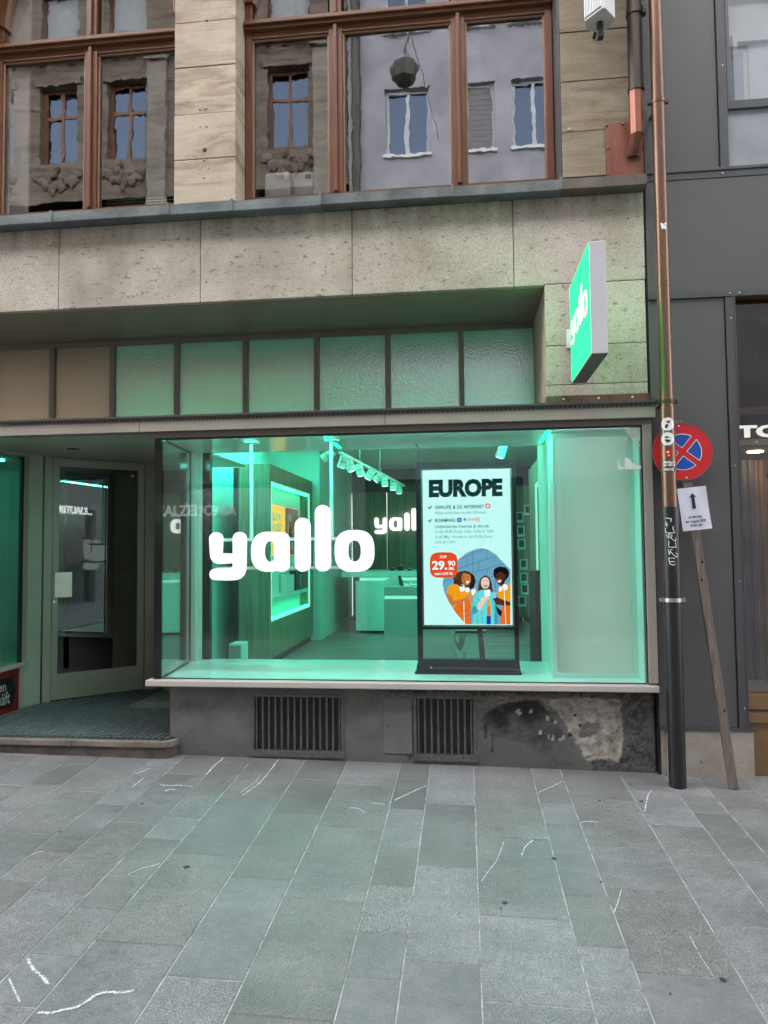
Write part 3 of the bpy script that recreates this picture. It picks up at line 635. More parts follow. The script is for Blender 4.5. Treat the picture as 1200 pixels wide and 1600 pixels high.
g0, g1 = Vector((.815, -.235, 0)), Vector((.905, -.335, 0)); gd = (g1 - g0).normalized(); gn = Vector((gd.y, -gd.x, 0))
for k in range(11):
    p = g0 + (g1 - g0) * ((k + .5) / 11); M().fbox(Fr(p, gd, (0, 0, 1), gn), -.0032, .0032, 4.985, 5.74, -.001, .006).build('grille_rib', MT['white'], Sp)
M().fbox(Fr(g0, gd, (0, 0, 1), gn), .004, .13, 4.975, 5.745, -.0005, .0008).build('grille_back', MT['panel_edge'], Sp)
m = M(); m.tube([(.915, -.21, 4.965), (.915, -.21, 4.93)], .022, 10); m.hexa([(.90, -.235, 4.86), (.935, -.235, 4.86), (.935, -.19, 4.86), (.90, -.19, 4.86), (.905, -.23, 4.94), (.93, -.23, 4.94), (.93, -.19, 4.94), (.905, -.19, 4.94)]); m.tube([(.917, -.2, 5.02), (.917, 0, 5.02)], .012, 8)
m.build('bracket', MT['gum'], Sp)
A1 = thing('white_appliance', 'squat cream appliance standing on the sill inside the middle upper window', 'appliance', (-1.35, .5, 4.1))
M().box(-1.445, -1.245, .27, .40, 4.105, 4.395).build('front_cover', MT['white'], A1, bevel=.02)
A2 = thing('white_appliance', 'boxier white appliance with a dark side slot behind the squat cream one upstairs', 'appliance', (-1.22, .62, 4.1))
M().box(-1.37, -1.10, .405, .62, 4.105, 4.455).build('casing', MT['white'], A2, bevel=.012)
M().box(-1.165, -1.12, .399, .4045, 4.40, 4.43).build('vent_slot', MT['ink'], A2); M().box(-1.098, -1.02, .42, .6, 4.105, 4.33).build('side_unit', MT['black'], A2)

# ------------------------------------------------------------------ transom lights above the canopy
TW = M().box(-5.6, .60, .775, .825, 3.292, 3.331).build('transom_window', MT['greige2'], B)
tx = [-5.6, -4.98, -4.46, -3.94, -3.415, -2.885, -2.33, -1.75, -1.162, -.587, -.007, .575]
for i, x in enumerate(tx[1:]):
    M().box(x - .021, x + .021, .772, .826, 2.50, 3.2915).build('mullion', MT['greige2'], TW)
for i, (a, b) in enumerate(zip(tx, tx[1:])):
    M().box(a + .022, b - .022, .795, .803, 2.5, 3.2915).build('frosted_pane', MT['frost_brown' if i < 5 else 'frost'], TW)
M().box(.577, .60, .60, .77, 2.53, 3.33).build('end_trim', MT['greige2'], B)
lb = M(); lb.box(-2.885, .66, 1.17, 1.19, 2.425, 3.4); lb.box(-2.885, .66, .84, 1.17, 3.36, 3.4); lb.box(.61, .66, .84, 1.17, 2.445, 3.36); lb.box(-2.905, -2.885, .84, 1.17, 2.445, 3.4); lb.box(-2.885, .66, .865, 1.17, 2.425, 2.444)
lb.build('transom_backing', MT['wallteal'], B)
db = M(); db.box(-5.6, -2.91, 1.17, 1.19, 2.45, 3.4); db.box(-5.6, -2.91, .84, 1.17, 3.36, 3.4); db.box(-5.6, -2.91, .84, 1.17, 2.47, 2.5); db.build('transom_backing', plain('brown backing', (.45, .38, .26), .7), B)
M().box(-5.5, -2.95, .95, .98, 2.505, 2.52).build('warm_strip', emit('warm strip lamp', (1, .88, .62), 24 * EM), B)
M().box(-2.85, .58, .90, .935, 2.50, 2.52).build('led_strip', emit('lower green led', (.12, 1, .62), 27 * EM), B)
M().box(-2.85, .58, .90, .915, 3.335, 3.35).build('led_strip', emit('upper green led', (.08, 1, .62), 7 * EM), B)

# canopy fascia over the shop front
fx = [-5.6, -2.24, -.52, 1.228]
for a, b in zip(fx, fx[1:]): M().box(a + .0015, b - .0015, -.08, -.06, 2.414, 2.483).build('fascia_board', MT['greige'], B, bevel=.003)
pf = M().box(-5.6, 1.226, -.074, -.06, 2.4835, 2.508).build('perforated_strip', MT['greige2'], B)
hole = None
for k in range(0, 150):
    x = -3.2 + k * .0295
    if hole is None: hole = M().fbox(Fr((x, -.0745, 2.496)), -.008, .008, -.005, .005, 0, .0012).build('vent_hole', MT['ink'], pf); x_h = x
    else: dup(hole, (x - x_h, 0, 0), pf)
m = M(); m.add([(-5.6, -.10, 2.509), (1.24, -.10, 2.509), (1.24, -.10, 2.520), (-5.6, -.10, 2.520), (-5.6, .77, 2.535), (1.24, .05, 2.522), (-5.6, .77, 2.509), (.56, .77, 2.535)], [])
m = M().box(-5.6, 1.24, -.102, .05, 2.5085, 2.522); m.box(-5.6, .60, .0502, .77, 2.490, 2.521); m.build('canopy_top', MT['panel_edge'], B)
M().box(-5.6, 1.226, -.059, .06, 2.4205, 2.5075).build('canopy_core', MT['greige2'], B)
# header and frames of the shop window
SW = M().box(-2.175, 1.214, -.022, .03, 2.377, 2.418).build('shop_window', MT['greige2'], B)
def sp(nm, m, mt, bv=.002, par=None): return m.build(nm, MT[mt], par or SW, bevel=bv)
sp('frame_post', M().box(1.156, 1.212, -.03, .05, .7135, 2.3765), 'greige')
sp('frame_line', M().box(1.148, 1.1555, -.012, .03, .7135, 2.3765), 'black', 0)
sp('corner_band', M().box(-2.157, -2.103, -.012, .0, .702, 2.3765), 'blackband', 0); sp('corner_band', M().box(-2.157, -2.149, .001, .05, .702, 2.3765), 'blackband', 0)
sp('frame_line', M().box(-2.10, 1.147, -.012, .02, 2.366, 2.3765), 'black', 0); sp('frame_line', M().box(-2.10, 1.147, -.012, .02, .7, .707), 'black', 0)
sp('pane', M().box(-2.1, 1.147, -.004, .004, .707, 2.366), 'g_shop', 0)
sp('window_sill', M().box(-2.2, 1.212, -.05, .05, .657, .6995), 'greige_light', .006)
M().box(-2.1, 1.15, -.036, -.006, .6998, .7035).build('sill_strip', MT['greige_light'], B)
# canted return pane and its posts
rf = Fr((-2.112, .012, 0), (-.075, .72, 0), (0, 0, 1), (-1, -.1, 0)); rl = .70
sp('return_pane', M().fbox(rf, 0, rl, .715, 2.362, -.004, .004), 'g_return', 0)
m = M(); m.fbox(rf, 0, rl, 2.3625, 2.374, -.008, .008); m.fbox(rf, 0, rl, .702, .7145, -.008, .008); m.fbox(rf, rl, rl + .008, .702, 2.374, -.008, .008); sp('return_frame', m, 'black', 0)
sp('pale_post', M().box(-2.197, -2.147, .735, .80, .70, 2.40), 'greige_light', .003)
sp('dark_post', M().box(-2.145, -2.075, .86, .92, .3, 2.40), 'blackband', .003)

# display platform and its ceiling
m = M(); m.add([(-2.098, .021, .7), (1.147, .021, .7), (1.147, .22, .7), (.58, .22, .7), (.625, .90, .7), (-2.14, .90, .7), (-2.19, .80, .7)] + [(-2.098, .021, .655), (1.147, .021, .655), (1.147, .22, .655), (.58, .22, .655), (.625, .90, .655), (-2.14, .90, .655), (-2.19, .80, .655)],
              [tuple(range(7))] + [(i, 7 + i, 7 + (i + 1) % 7, (i + 1) % 7) for i in range(7)]); m.build('display_floor', MT['platform'], B)
M().box(-2.14, .62, .86, .90, .3, .654).build('platform_riser', MT['wallteal'], B)
m = M().box(-2.19, 1.147, .03, .78, 2.376, 2.42); m.build('display_ceiling', plain('green tinted glossy ceiling', (.50, .70, .63), .16, vary=.04, vscale=2, bump=.02), B)  # ceiling colour carries the green of the led light
M().box(-2.19, .62, .79, .86, 2.40, 2.49).build('ceiling_upstand', MT['wallteal'], B)
M().box(-2.09, .56, .034, .056, 2.3718, 2.3755).build('led_strip', MT['led'], B); M().box(.61, 1.10, .034, .06, 2.372, 2.3755).build('led_strip', emit('pale fill led', (.8, 1, .92), 6 * EM), B)  # the pale strip is added to light the panel bay
for x in (-.97, .565): M().box(x, x + .02, .1, .70, 2.371, 2.3755).build('led_spot_strip', MT['led_pure'], B)
# side wall right of the display and the pale panel
sw = M(); sw.hexa([(.578, .225, .7005), (.60, .225, .7005), (.65, .90, .7005), (.628, .90, .7005), (.578, .225, 2.3755), (.60, .225, 2.3755), (.65, .90, 2.3755), (.628, .90, 2.3755)]); sw.build('display_side_wall', MT['wallteal'], B)
FP = M().box(.602, 1.1135, .222, .235, .734, 2.342).build('pale_panel', MT['frostpanel'], B)
m = M().rim(Fr((0, .228, 0)), .579, 1.147, .7005, 2.3755, .034, .0, .012); m.build('panel_border', MT['wallteal'], B)
M().box(1.1475, 1.156, .051, .30, .66, 2.42).build('panel_return', MT['wallteal'], B); bb = M(); bb.box(.655, 1.14, .46, .48, .7, 2.4); bb.box(.655, 1.14, .236, .46, .69, .70); bb.box(1.14, 1.155, .301, .48, .69, 2.4); bb.build('panel_backing', MT['wallteal'], B); pl_ = emit('panel fill', (.86, 1, .94), 10 * EM)
for z in (.80, 1.08, 1.36, 1.64, 1.92, 2.2): M().box(.70, 1.10, .438, .455, z, z + .014).build('panel_fill', pl_, B)  # unseen strips added behind the panel to brighten it
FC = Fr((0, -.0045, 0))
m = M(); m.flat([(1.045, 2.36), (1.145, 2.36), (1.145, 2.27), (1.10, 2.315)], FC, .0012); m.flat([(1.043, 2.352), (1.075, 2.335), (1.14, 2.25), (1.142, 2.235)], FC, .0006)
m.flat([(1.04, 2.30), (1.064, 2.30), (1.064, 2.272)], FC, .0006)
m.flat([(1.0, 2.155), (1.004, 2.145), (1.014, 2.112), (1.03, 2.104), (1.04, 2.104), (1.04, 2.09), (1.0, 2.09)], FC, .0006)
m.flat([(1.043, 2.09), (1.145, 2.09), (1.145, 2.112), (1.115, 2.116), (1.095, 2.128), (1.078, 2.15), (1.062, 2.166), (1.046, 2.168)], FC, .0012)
m.build('painted_reflection', plain('white painted reflection', (.88, .88, .84), .4), SW)  # white shapes painted on the pane for a bright reflection

# ------------------------------------------------------------------ the plinth with its peeling render
import mathutils
PL_Y = .045
PLN = M()
def fb(v): return mathutils.noise.fractal(Vector(v), 1.0, 2.1, 5)
PX_ = lambda cx, cy: (.039 + (600 + cx / 2 - 741) * .00404, .585 - (1040 + cy / 2 - 1090) * .0042)
PDARK = [PX_(*p) for p in [(292, 175), (322, 140), (372, 112), (432, 96), (492, 96), (512, 116), (536, 150), (562, 182), (592, 212), (612, 250), (642, 284), (702, 278), (762, 292), (852, 312), (852, 332), (702, 326), (600, 312), (545, 292), (520, 268), (480, 246), (430, 232), (375, 222), (325, 214), (294, 200)]]
PPALE = [PX_(*p) for p in [(500, 92), (560, 92), (752, 94), (757, 180), (757, 258), (742, 288), (692, 278), (646, 286), (616, 244), (596, 204), (572, 164), (546, 132)]]
PRIM = [PX_(*p) for p in [(285, 100), (330, 96), (420, 84), (500, 88), (545, 132), (520, 122), (490, 98), (430, 98), (372, 112), (330, 124), (292, 130)]]
def sdp(P, x, z):
    d = 1e9; ins = False; n = len(P)
    for i in range(n):
        ax, az = P[i]; bx_, bz = P[i - 1]; ex, ez = bx_ - ax, bz - az; t = max(0, min(1, ((x - ax) * ex + (z - az) * ez) / (ex * ex + ez * ez + 1e-12)))
        q = (x - ax - ex * t) ** 2 + (z - az - ez * t) ** 2; d = min(d, q)
        if (az > z) != (bz > z) and x < (bx_ - ax) * (z - az) / (bz - az) + ax: ins = not ins
    return -math.sqrt(d) if ins else math.sqrt(d)
nx, nz = 330, 58; x0, x1 = -2.06, 1.198; z1 = .6555
cols = []; idx = {}
vcol = []
for j in range(nz + 1):
    for i in range(nx + 1):
        x = x0 + (x1 - x0) * i / nx; zb = gz(x, PL_Y) - .01; z = zb + (z1 - zb) * j / nz
        n1 = fb((x * 7, 3, z * 7)); n2 = fb((x * 22, 9, z * 22)); n3 = fb((x * 60, 1, z * 60)); n4 = fb((x * 3, 5, z * 3))
        c = Vector((.155, .150, .142)) * (1 + .22 * n1 + .10 * n2 + .12 * n3); dy = n3 * .0012
        c = c.lerp(Vector((.105, .102, .097)), max(0, min(1, (.28 - (z - zb)) / .25 * .5 + n2 * .25)))
        # scorched dark area, bare mortar and old paint edges
        wx, wz = x + .012 * n1 + .008 * n2 + .004 * n3, z + .014 * n4 + .010 * n1 + .006 * n2 + .003 * n3
        dA = sdp(PDARK, wx, wz); dB = sdp(PPALE, x + .010 * n1 + .010 * n2 + .006 * n3, z + .012 * n4 + .010 * n2 + .006 * n3); dC = sdp(PRIM, wx, wz)
        dk = 0
        d3 = (z - .612 + .028 * n2 + .03 * n3) / .03 if x > -.52 else -1
        if d3 > 0: dk = max(dk, min(.9, d3))
        if x > .80: dk = max(dk, min(.85, .42 + .5 * n1 + .55 * n2 + .9 * n3))
        if .04 < x < .62: c = c * (1 - .28 * max(0, min(1, .5 + n1)))
        if dA < 0: dk = max(dk, min(1, -dA / .012) * max(0, min(1, .55 + (z - .40) * 3.2 + .5 * n1 + .35 * n2))); dy -= .003 * min(1, -dA / .006)
        c = c.lerp(Vector((.020, .019, .018)) * (1 + .6 * n3), max(0, min(1, dk)) * .93)
        if dC < 0: c = c.lerp(Vector((.20, .178, .148)) * (1 + .5 * n2 + .5 * n3), .85 * min(1, max(0, .75 + 1.2 * n3))); dy += .002
        if dB < 0:
            t = min(1, -dB / .008); pc = Vector((.34, .31, .265)) * (1 + .22 * n1 + .5 * n2 + .35 * n3)
            if (x - .79 + .03 * n2) ** 2 * 4 + (z - .40 + .02 * n1) ** 2 * 9 < .02 + .02 * n1: pc = Vector((.16, .155, .145)) * (1 + .3 * n3)
            c = c.lerp(pc, t); dy += .006 * t + .004 * n2
        for (cx, cz, rr_) in ((.665, .355, .012), (.735, .42, .012), (.70, .49, .007)):
            if (x - cx) ** 2 + (z - cz) ** 2 < (rr_ * (1 + n2)) ** 2: c = Vector((.02, .02, .02))
        # drips
        for (cx, zt, zb2) in ((.16, .36, .24), (.115, .42, .33)):
            if abs(x - cx + .006 * n1) < .007 and zb2 < z < zt: c = c * .4
        # bare brick beside the grille
        bk = 1.0 - (((x + .385) / .045) ** 2 + ((z - .36) / .17) ** 2) + .5 * n2 + .5 * n3
        if bk > 0: c = c.lerp(Vector((.20, .085, .055)) if n2 > -.05 else Vector((.20, .18, .155)), min(1, bk * 3)); dy += .006
        # small white chips
        for (cx, cz, r) in ((.335, .502, .016), (.415, .508, .009), (.47, .375, .011), (.525, .345, .009), (.555, .34, .012), (.62, .35, .011), (.60, .33, .009), (.52, .47, .012), (.57, .44, .01)):
            if (x - cx) ** 2 + ((z - cz) * .8) ** 2 < (r * (1 + .5 * n3)) ** 2: c = Vector((.36, .35, .32)); dy += .002
        PLN.v.append(Vector((x, PL_Y + dy, z))); vcol.append((*[max(.01, k) for k in c], 1))
HO = [(-1.462, -.846, .213, .586), (-.347, .043, .208, .589)]
for j in range(nz):
    for i in range(nx):
        k = j * (nx + 1) + i; q = PLN.v[k]; q2 = PLN.v[k + nx + 2]; cx, cz = (q.x + q2.x) / 2, (q.z + q2.z) / 2
        if any(a < cx < b and c < cz < d for a, b, c, d in HO): continue
        PLN.f.append([k, k + 1, k + nx + 2, k + nx + 1]); PLN.mi.append(0); PLN.sm.append(True)
off_b = wl(B)
plinth = PLN.build('plinth', [], B)
at = plinth.data.color_attributes.new('render_wear', 'FLOAT_COLOR', 'POINT')
at.data.foreach_set('color', [v for c in vcol for v in c])
t = NT('grey render, peeling'); a = t.n('ShaderNodeVertexColor', layer_name='render_wear'); f = t.noise(t.pos(), 150, 3, .75)
cc = t.mix(.5, a.outputs[0], t.ramp(f, [(.35, (.6, .6, .6)), (.65, (1.3, 1.3, 1.3))]), 'MULTIPLY')
t.pbsdf(cc, .8, 0, t.bump(f, .35, .003), .25); plinth.data.materials.append(t.m)
m = M(); m.box(-2.06, 1.198, .13, .2, 0, .655); m.box(-2.06, -2.0, PL_Y + .001, .9, .1, .655); m.box(1.15, 1.198, PL_Y + .002, .13, .05, .655)
m.build('plinth_core', plain('grey render', (.155, .15, .142), .85, vary=.15, vscale=4, bump=.2), B)
for gi, (a, b, c, d) in enumerate(HO):
    g = M().rim(Fr((0, PL_Y, 0)), a - .012, b + .012, c - .012, d + .012, .018, -.06, .006).build('vent_grille', MT['grille'], B)
    M().box(a, b, PL_Y + .045, PL_Y + .05, c, d).build('wire_mesh', MT['mesh'], g)
    n = 14 if gi == 0 else 9; bar = None
    for k in range(n):
        x = a + .018 + (b - a - .036) * k / (n - 1)
        if bar is None: bar = M().box(x - .006, x + .006, PL_Y + .004, PL_Y + .03, c + .006, d - .006).build('bar', MT['grille'], g, bevel=.002); bx = x
        else: dup(bar, (x - bx, 0, 0), g)
    M().box(a - .02, b + .02, PL_Y - .012, PL_Y + .02, c - .035, c - .013).build('bottom_rail', MT['grille'], g)
h = M().box(-.563, -.372, PL_Y - .006, PL_Y + .01, .215, .583).build('hatch_cover', plain('grey painted hatch', (.145, .141, .133), .7, vary=.15, vscale=5), B, bevel=.002)
M().ellip((-.535, PL_Y - .007, .40), .006, .004, .006, 8, 6).build('keyhole', MT['ink'], h)

# ------------------------------------------------------------------ recessed entrance
ZF = .300
m = M(); m.add([(-5.6, -.03, 0), (-2.09, -.03, 0), (-2.02, -.0, 0), (-1.992, .04, 0), (-1.99, .2, 0), (-5.6, .2, 0)], [])
out = [(-5.6, -.055), (-2.10, -.055), (-2.05, -.045), (-2.01, -.015), (-2.0, .03), (-2.0, .043), (-5.6, .043)]
def prism(out, zlo, zhi, nm, mt, par, bv=0):
    m = M(); n = len(out)
    m.add([(x, y, zlo(x, y) if callable(zlo) else zlo) for x, y in out] + [(x, y, zhi) for x, y in out], [tuple(range(n))[::-1], tuple(range(n, 2 * n))] + [(i, (i + 1) % n, n + (i + 1) % n, n + i) for i in range(n)])
    return m.build(nm, MT[mt] if isinstance(mt, str) else mt, par, bevel=bv)
DS = thing('doorstep', 'worn stone doorstep with rounded corner below the recessed shop entrance', 'doorstep', (-3, 0, .17))
prism(out, lambda x, y: gz(x, y) - .02, .244, 'riser', 'stepdark', DS, .004)
o2 = [(x - (.0 if x < -5 else -.012), y - .012 if y < .04 else y) for x, y in out]
prism([(-5.6, -.067), (-2.72, -.067), (-2.72, .043), (-5.6, .043)], .2445, .287, 'tread_slab', 'step', DS, .005)
prism([(-2.717, -.067), (-2.10, -.067), (-2.04, -.055), (-2.0, -.02), (-1.99, .03), (-1.99, .043), (-2.717, .043)], .2445, .287, 'tread_slab', 'step', DS, .005)
M().box(-5.6, -2.09, -.058, -.03, .2875, .296).build('metal_nosing', MT['steel'], DS)
MATP = [(-5.6, -.028), (-2.07, -.028), (-2.03, .02), (-2.02, .05), (-2.1, .7), (-2.8, 1.8), (-2.93, 1.68), (-3.63, 1.03), (-3.68, .85), (-3.68, .0), (-5.6, -.01)]
MATP = [(-3.672, -.028), (-2.07, -.028), (-2.02, .03), (-2.15, .8), (-2.86, 1.72), (-2.935, 1.668), (-3.625, 1.02), (-3.672, .85)]
DM = thing('door_mat', 'black ribbed entrance mat with diagonal dusty ridges in the shop doorway', 'mat', (-3, .5, .29))
prism(MATP, .285, .2935, 'mat_backing', 'mat_black', DM)
# ridges run towards the back right, clipped to the mat
dv = Vector((.14, 1.0)).normalized(); nv = Vector((dv.y, -dv.x))
rid = M(); P2 = [Vector(p) for p in MATP]; k = -4.4
while k < -1.0:
    hits = []
    for i in range(len(P2)):
        a, b = P2[i], P2[(i + 1) % len(P2)]; da, dbb = a.dot(nv) - k, b.dot(nv) - k
        if da * dbb < 0: q = a + (b - a) * (da / (da - dbb)); hits.append(q.dot(dv))
    hits.sort()
    if len(hits) >= 2 and hits[-1] - hits[0] > .05:
        p0 = nv * k + dv * (hits[0] + .012); p1 = nv * k + dv * (hits[-1] - .012); seg = 8
        for s_ in range(seg):
            a = p0.lerp(p1, s_ / seg); b = p0.lerp(p1, (s_ + 1) / seg); wv = nv * .006
            rid.add([(a.x - wv.x, a.y - wv.y, .2935), (a.x + wv.x, a.y + wv.y, .2935), (b.x + wv.x, b.y + wv.y, .2935), (b.x - wv.x, b.y - wv.y, .2935), (a.x - wv.x * .5, a.y - wv.y * .5, .300), (a.x + wv.x * .5, a.y + wv.y * .5, .300), (b.x + wv.x * .5, b.y + wv.y * .5, .300), (b.x - wv.x * .5, b.y - wv.y * .5, .300)],
                    [(4, 5, 6, 7), (0, 4, 7, 3), (1, 2, 6, 5)], 0)
    k += .046
rid.build('mat_ridges', MT['mat_light'], DM, kind='stuff')
prism([(-5.6, .044), (-2.0, .044), (-2.0, 1.75), (-2.8, 1.85), (-5.6, 1.85)], .1, .2845, 'entrance_floor', 'stepdark', B)
M().box(-5.6, -2.195, -.058, 2.2, 2.421, 2.44).build('entrance_ceiling', MT['soffit'], B)
lamp = M().tube([(-3.13, .62, 2.4205), (-3.13, .62, 2.414)], .075, 24).build('ceiling_downlight', MT['greige_light'], B)
M().tube([(-3.13, .62, 2.4139), (-3.13, .62, 2.412)], .055, 24).build('diffuser', MT['dim'], lamp)
# left return: window, sign board, pillar
LR = Fr((-3.68, 0, 0), (0, 1, 0), (0, 0, 1), (1, 0, 0))
SWn = M().fbox(LR, -.02, .88, .640, .672, -.03, .03).build('side_window', MT['greige_light'], B)
m = M(); m.fbox(LR, .815, .872, .6725, 2.42, -.03, .012); m.build('window_post', MT['doorpaint'], SWn); M().fbox(LR, -.02, .814, 2.385, 2.42, -.03, .012).build('head_rail', MT['recess'], SWn)
M().fbox(LR, .79, .8145, .673, 2.384, -.02, .006).build('dark_gasket', MT['black'], SWn)
M().fbox(LR, -.02, .789, .673, 2.384, -.008, -.002).build('pane', MT['g_return'], SWn)
M().fbox(LR, -.02, .805, .285, .64, -.06, -.02).build('stall_riser', MT['dim'], B)
M().fbox(LR, .806, .85, .285, .64, -.03, .006).build('corner_trim', MT['recess'], B)
prism([(-3.682, .851), (-3.68, .873), (-3.635, 1.02), (-3.72, 1.06), (-3.76, .9)], .285, 2.42, 'recess_pillar', 'recess', B)
rm = M(); rm.box(-5.6, -5.55, 0, 1.6, .3, 2.42); rm.box(-5.6, -3.75, 1.55, 1.6, .3, 2.42); rm.box(-5.55, -3.72, 0, 1.55, .62, .66); rm.box(-5.55, -3.72, 0, 1.55, 2.36, 2.42); rm.box(-5.55, -3.72, -.03, 0, .3, 2.42)
rm.build('left_display_shell', MT['wallteal'], B); M().box(-5.3, -3.8, .70, .74, 2.34, 2.358).build('led_strip', emit('dim green led', (.10, .95, .72), 8 * EM), B)
SB = thing('sign_board', 'dark red board with black arrow and cream letters at the left edge', 'sign', (-3.67, .4, .3))
M().fbox(LR, -.2, .80, .290, .635, -.019, -.005).build('board', MT['darkred'], SB)
AR = Fr((-3.685, 0, 0), (0, 1, 0), (0, 0, 1), (1, 0, 0))
M().flat([(-.2, .335), (.70, .335), (.693, .30), (.765, .452), (.70, .61), (.70, .575), (-.2, .575)], AR, .0008).build('arrow', MT['ink'], SB)
m = M(); text(m, 'en', AR, .545, .63, .475, .525, .0016, bold=.012); text(m, 'häft', AR, .525, .685, .365, .465, .0016, bold=.012); m.build('lettering', MT['cream'], SB)
# the canted door
dn = Vector((.6757, -.7372, 0)); du = Vector((.7372, .6757, 0)); DF = Fr((-3.576, 1.082, 0), du, (0, 0, 1), dn)
DO = M(); DO.fbox(DF, -.072, -.006, .285, 2.42, -.07, .015); DO.fbox(DF, .802, .93, .285, 2.42, -.07, .015); DO.fbox(DF, -.0055, .8015, 2.412, 2.42, -.07, .015)
door = DO.build('shop_door', MT['doorpaint'], B, bevel=.003)
lf = M().holes(DF, 0, .796, .303, 2.407, -.045, .0, [(.05, .735, .522, 2.336)]).build('door_leaf', MT['doorpaint'], door)
M().fbox(DF, .051, .734, .523, 2.335, -.026, -.018).build('glass', MT['g_door'], door)
pp = M().fbox(DF, .018, .160, 1.185, 1.405, .012, .018).build('push_plate', MT['brass'], door, bevel=.002); 
m = M(); m.tube([DF(.03, 1.24, 0), DF(.03, 1.24, .013)], .008, 8); m.tube([DF(.03, 1.36, 0), DF(.03, 1.36, .013)], .008, 8); m.build('stand_off', MT['steel'], door)
m = M(); m.tube([DF(.018, 1.15, 0), DF(.018, 1.15, .01)], .014, 12); m.build('lock_cylinder', MT['steel'], door)
M().tube([DF(.69, 2.285, -.0175), DF(.69, 2.285, -.016)], .014, 16).build('round_sticker', MT['greige_light'], door)
M().fbox(DF, .004, .03, .98, 1.55, .0003, .003).build('lock_stile_plate', MT['doorpaint'], door)
# the dark lobby behind the door
lob = M(); lob.box(-5.0, -2.86, 5.0, 5.05, .28, 2.9); lob.box(-5.05, -5.0, 1.6, 5.0, .28, 2.9); lob.box(-2.86, -2.80, 1.85, 5.0, .28, 3.3); lob.box(-5.0, -2.86, 1.86, 5.0, .26, .284); lob.box(-5.0, -2.86, 2.2, 5.0, 2.86, 2.9)
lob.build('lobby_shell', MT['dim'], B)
lk = M(); lk.box(-3.55, -3.2, 3.0, 3.4, .285, 1.1); lk.box(-4.3, -3.9, 3.6, 4.0, .285, 1.3); lk.build('lobby_furniture', plain('dim grey furniture', (.12, .115, .10), .7), B)
lw = M(); lw.hexa([(-2.86, 1.76, .285), (-2.80, 1.80, .285), (-2.13, .84, .285), (-2.19, .81, .285), (-2.86, 1.76, 2.42), (-2.80, 1.80, 2.42), (-2.13, .84, 2.42), (-2.19, .81, 2.42)]); lw.build('recess_wall', MT['recess'], B)

# ------------------------------------------------------------------ shop interior shell
sh = M().box(-2.80, 1.75, .90, 8.3, .27, .296).build('shop_floor', MT['shopfloor'], B)
M().box(-2.80, 1.75, .87, 8.3, 3.02, 3.06).build('shop_ceiling', MT['wallteal'], B)
M().box(-2.80, -2.75, 1.85, 5.20, .296, 3.02).build('shop_wall', MT['wallteal'], B)
M().box(-2.80, -2.05, 5.20, 8.3, .296, 3.02).build('shop_wall', MT['wallteal'], B)
M().box(-2.05, -2.035, 5.19, 8.2, .296, .36).build('skirting', MT['wallteal'], B)
M().box(-2.05, 1.75, 8.2, 8.3, 2.60, 3.02).build('shop_wall', MT['darkwall'], B)
M().box(.98, 1.03, 1.6, 4.9, .296, 3.02).build('shop_wall', MT['wallteal'], B); M().box(1.70, 1.75, 4.9, 8.3, .296, 3.02).build('shop_wall', MT['wallteal'], B)
M().box(.65, 1.03, .90, 1.6, .296, 3.02).build('shop_wall', MT['wallteal'], B)
bx = [-2.03, -1.40, -.80, -.2, .4, 1.0, 1.70]
for a, b in zip(bx, bx[1:]): M().box(a + .003, b - .003, 8.05 + (.03 if a > -1.5 else 0), 8.12, .296, 2.585).build('oak_panel', MT['oak'], B, bevel=.003)
# unseen fill lamps added along the ceiling to light the shop
for (x, y0, y1, mt) in [(-2.35, 1.3, 4.4, MT['fill_led']), (-.5, 1.4, 5.0, emit('white fill lamp', (1, .90, .74), 13 * EM)), (.55, 1.3, 4.4, MT['fill_led'])]: M().box(x, x + .05, y0, y1, 2.995, 3.018).build('unseen_fill_lamp', mt, B)

# wall units with a glowing niche
def wall_unit(label, X, sg, y0, y1, xb, n0, n1, zt, loc):
    U = thing('wall_unit', label, 'cabinet', loc, 'oak wall units with glowing niches')
    fr = Fr((X, 0, 0), (0, 1, 0), (0, 0, 1), (sg, 0, 0)); d = abs(X - xb)
    M().holes(fr, y0, y1, .385, zt, -d, 0, [(n0, n1, .79, 2.34)]).build('oak_front', MT['oak'], U)
    M().fbox(fr, y0 + .05, y1 - .02, .297, .385, -d, -.03).build('kick_plinth', MT['black'], U)
    bk_ = min(d - .02, .15); M().fbox(fr, n0 - .02, n1 + .02, .77, 2.36, -bk_, -bk_ + .015).build('niche_back', MT['wallteal'], U); d = bk_
    m = M(); m.rim(fr, n0 - .001, n1 + .001, .789, 2.341, .02, -.02, .004); m.build('led_outline', MT['led_edge'], U)
    m = M(); m.fbox(fr, n0 + .02, n1 - .02, 2.306, 2.318, -.05, -.03); m.fbox(fr, n0 + .02, n1 - .02, .811, .823, -.05, -.03); m.build('led_strip', emit('niche led', (.02, 1, .44), 11 * EM), U)
    return U, fr, d
U1, uf, ud = wall_unit('oak wall unit with yellow poster in its glowing green niche left behind the letters', -2.13, 1, 2.86, 5.10, -2.48, 2.92, 4.90, 2.53, (-2.3, 4, .3))
M().box(-2.56, -2.482, 2.92, 5.0, .3, 2.50).build('painted_gap_shade', MT['black'], U1)  # solid black block painted in for the shade of the gap
SHF = M().fbox(uf, 2.93, 4.88, 1.0, 1.05, -ud + .016, -.03).build('shelf', MT['wallteal'], U1)
PO = thing('poster', 'yellow poster reading CABLE IN INTERNET inside the left glowing niche', 'poster', (-2.41, 3.6, 1.4))
M().fbox(uf, 3.18, 4.78, 1.498, 2.118, -ud + .016, -ud + .022).build('sheet', emit('glowing yellow print', srgb(255, 226, 90), .95 * EM), PO)  # sheet glows by itself, its brightness put in as emission
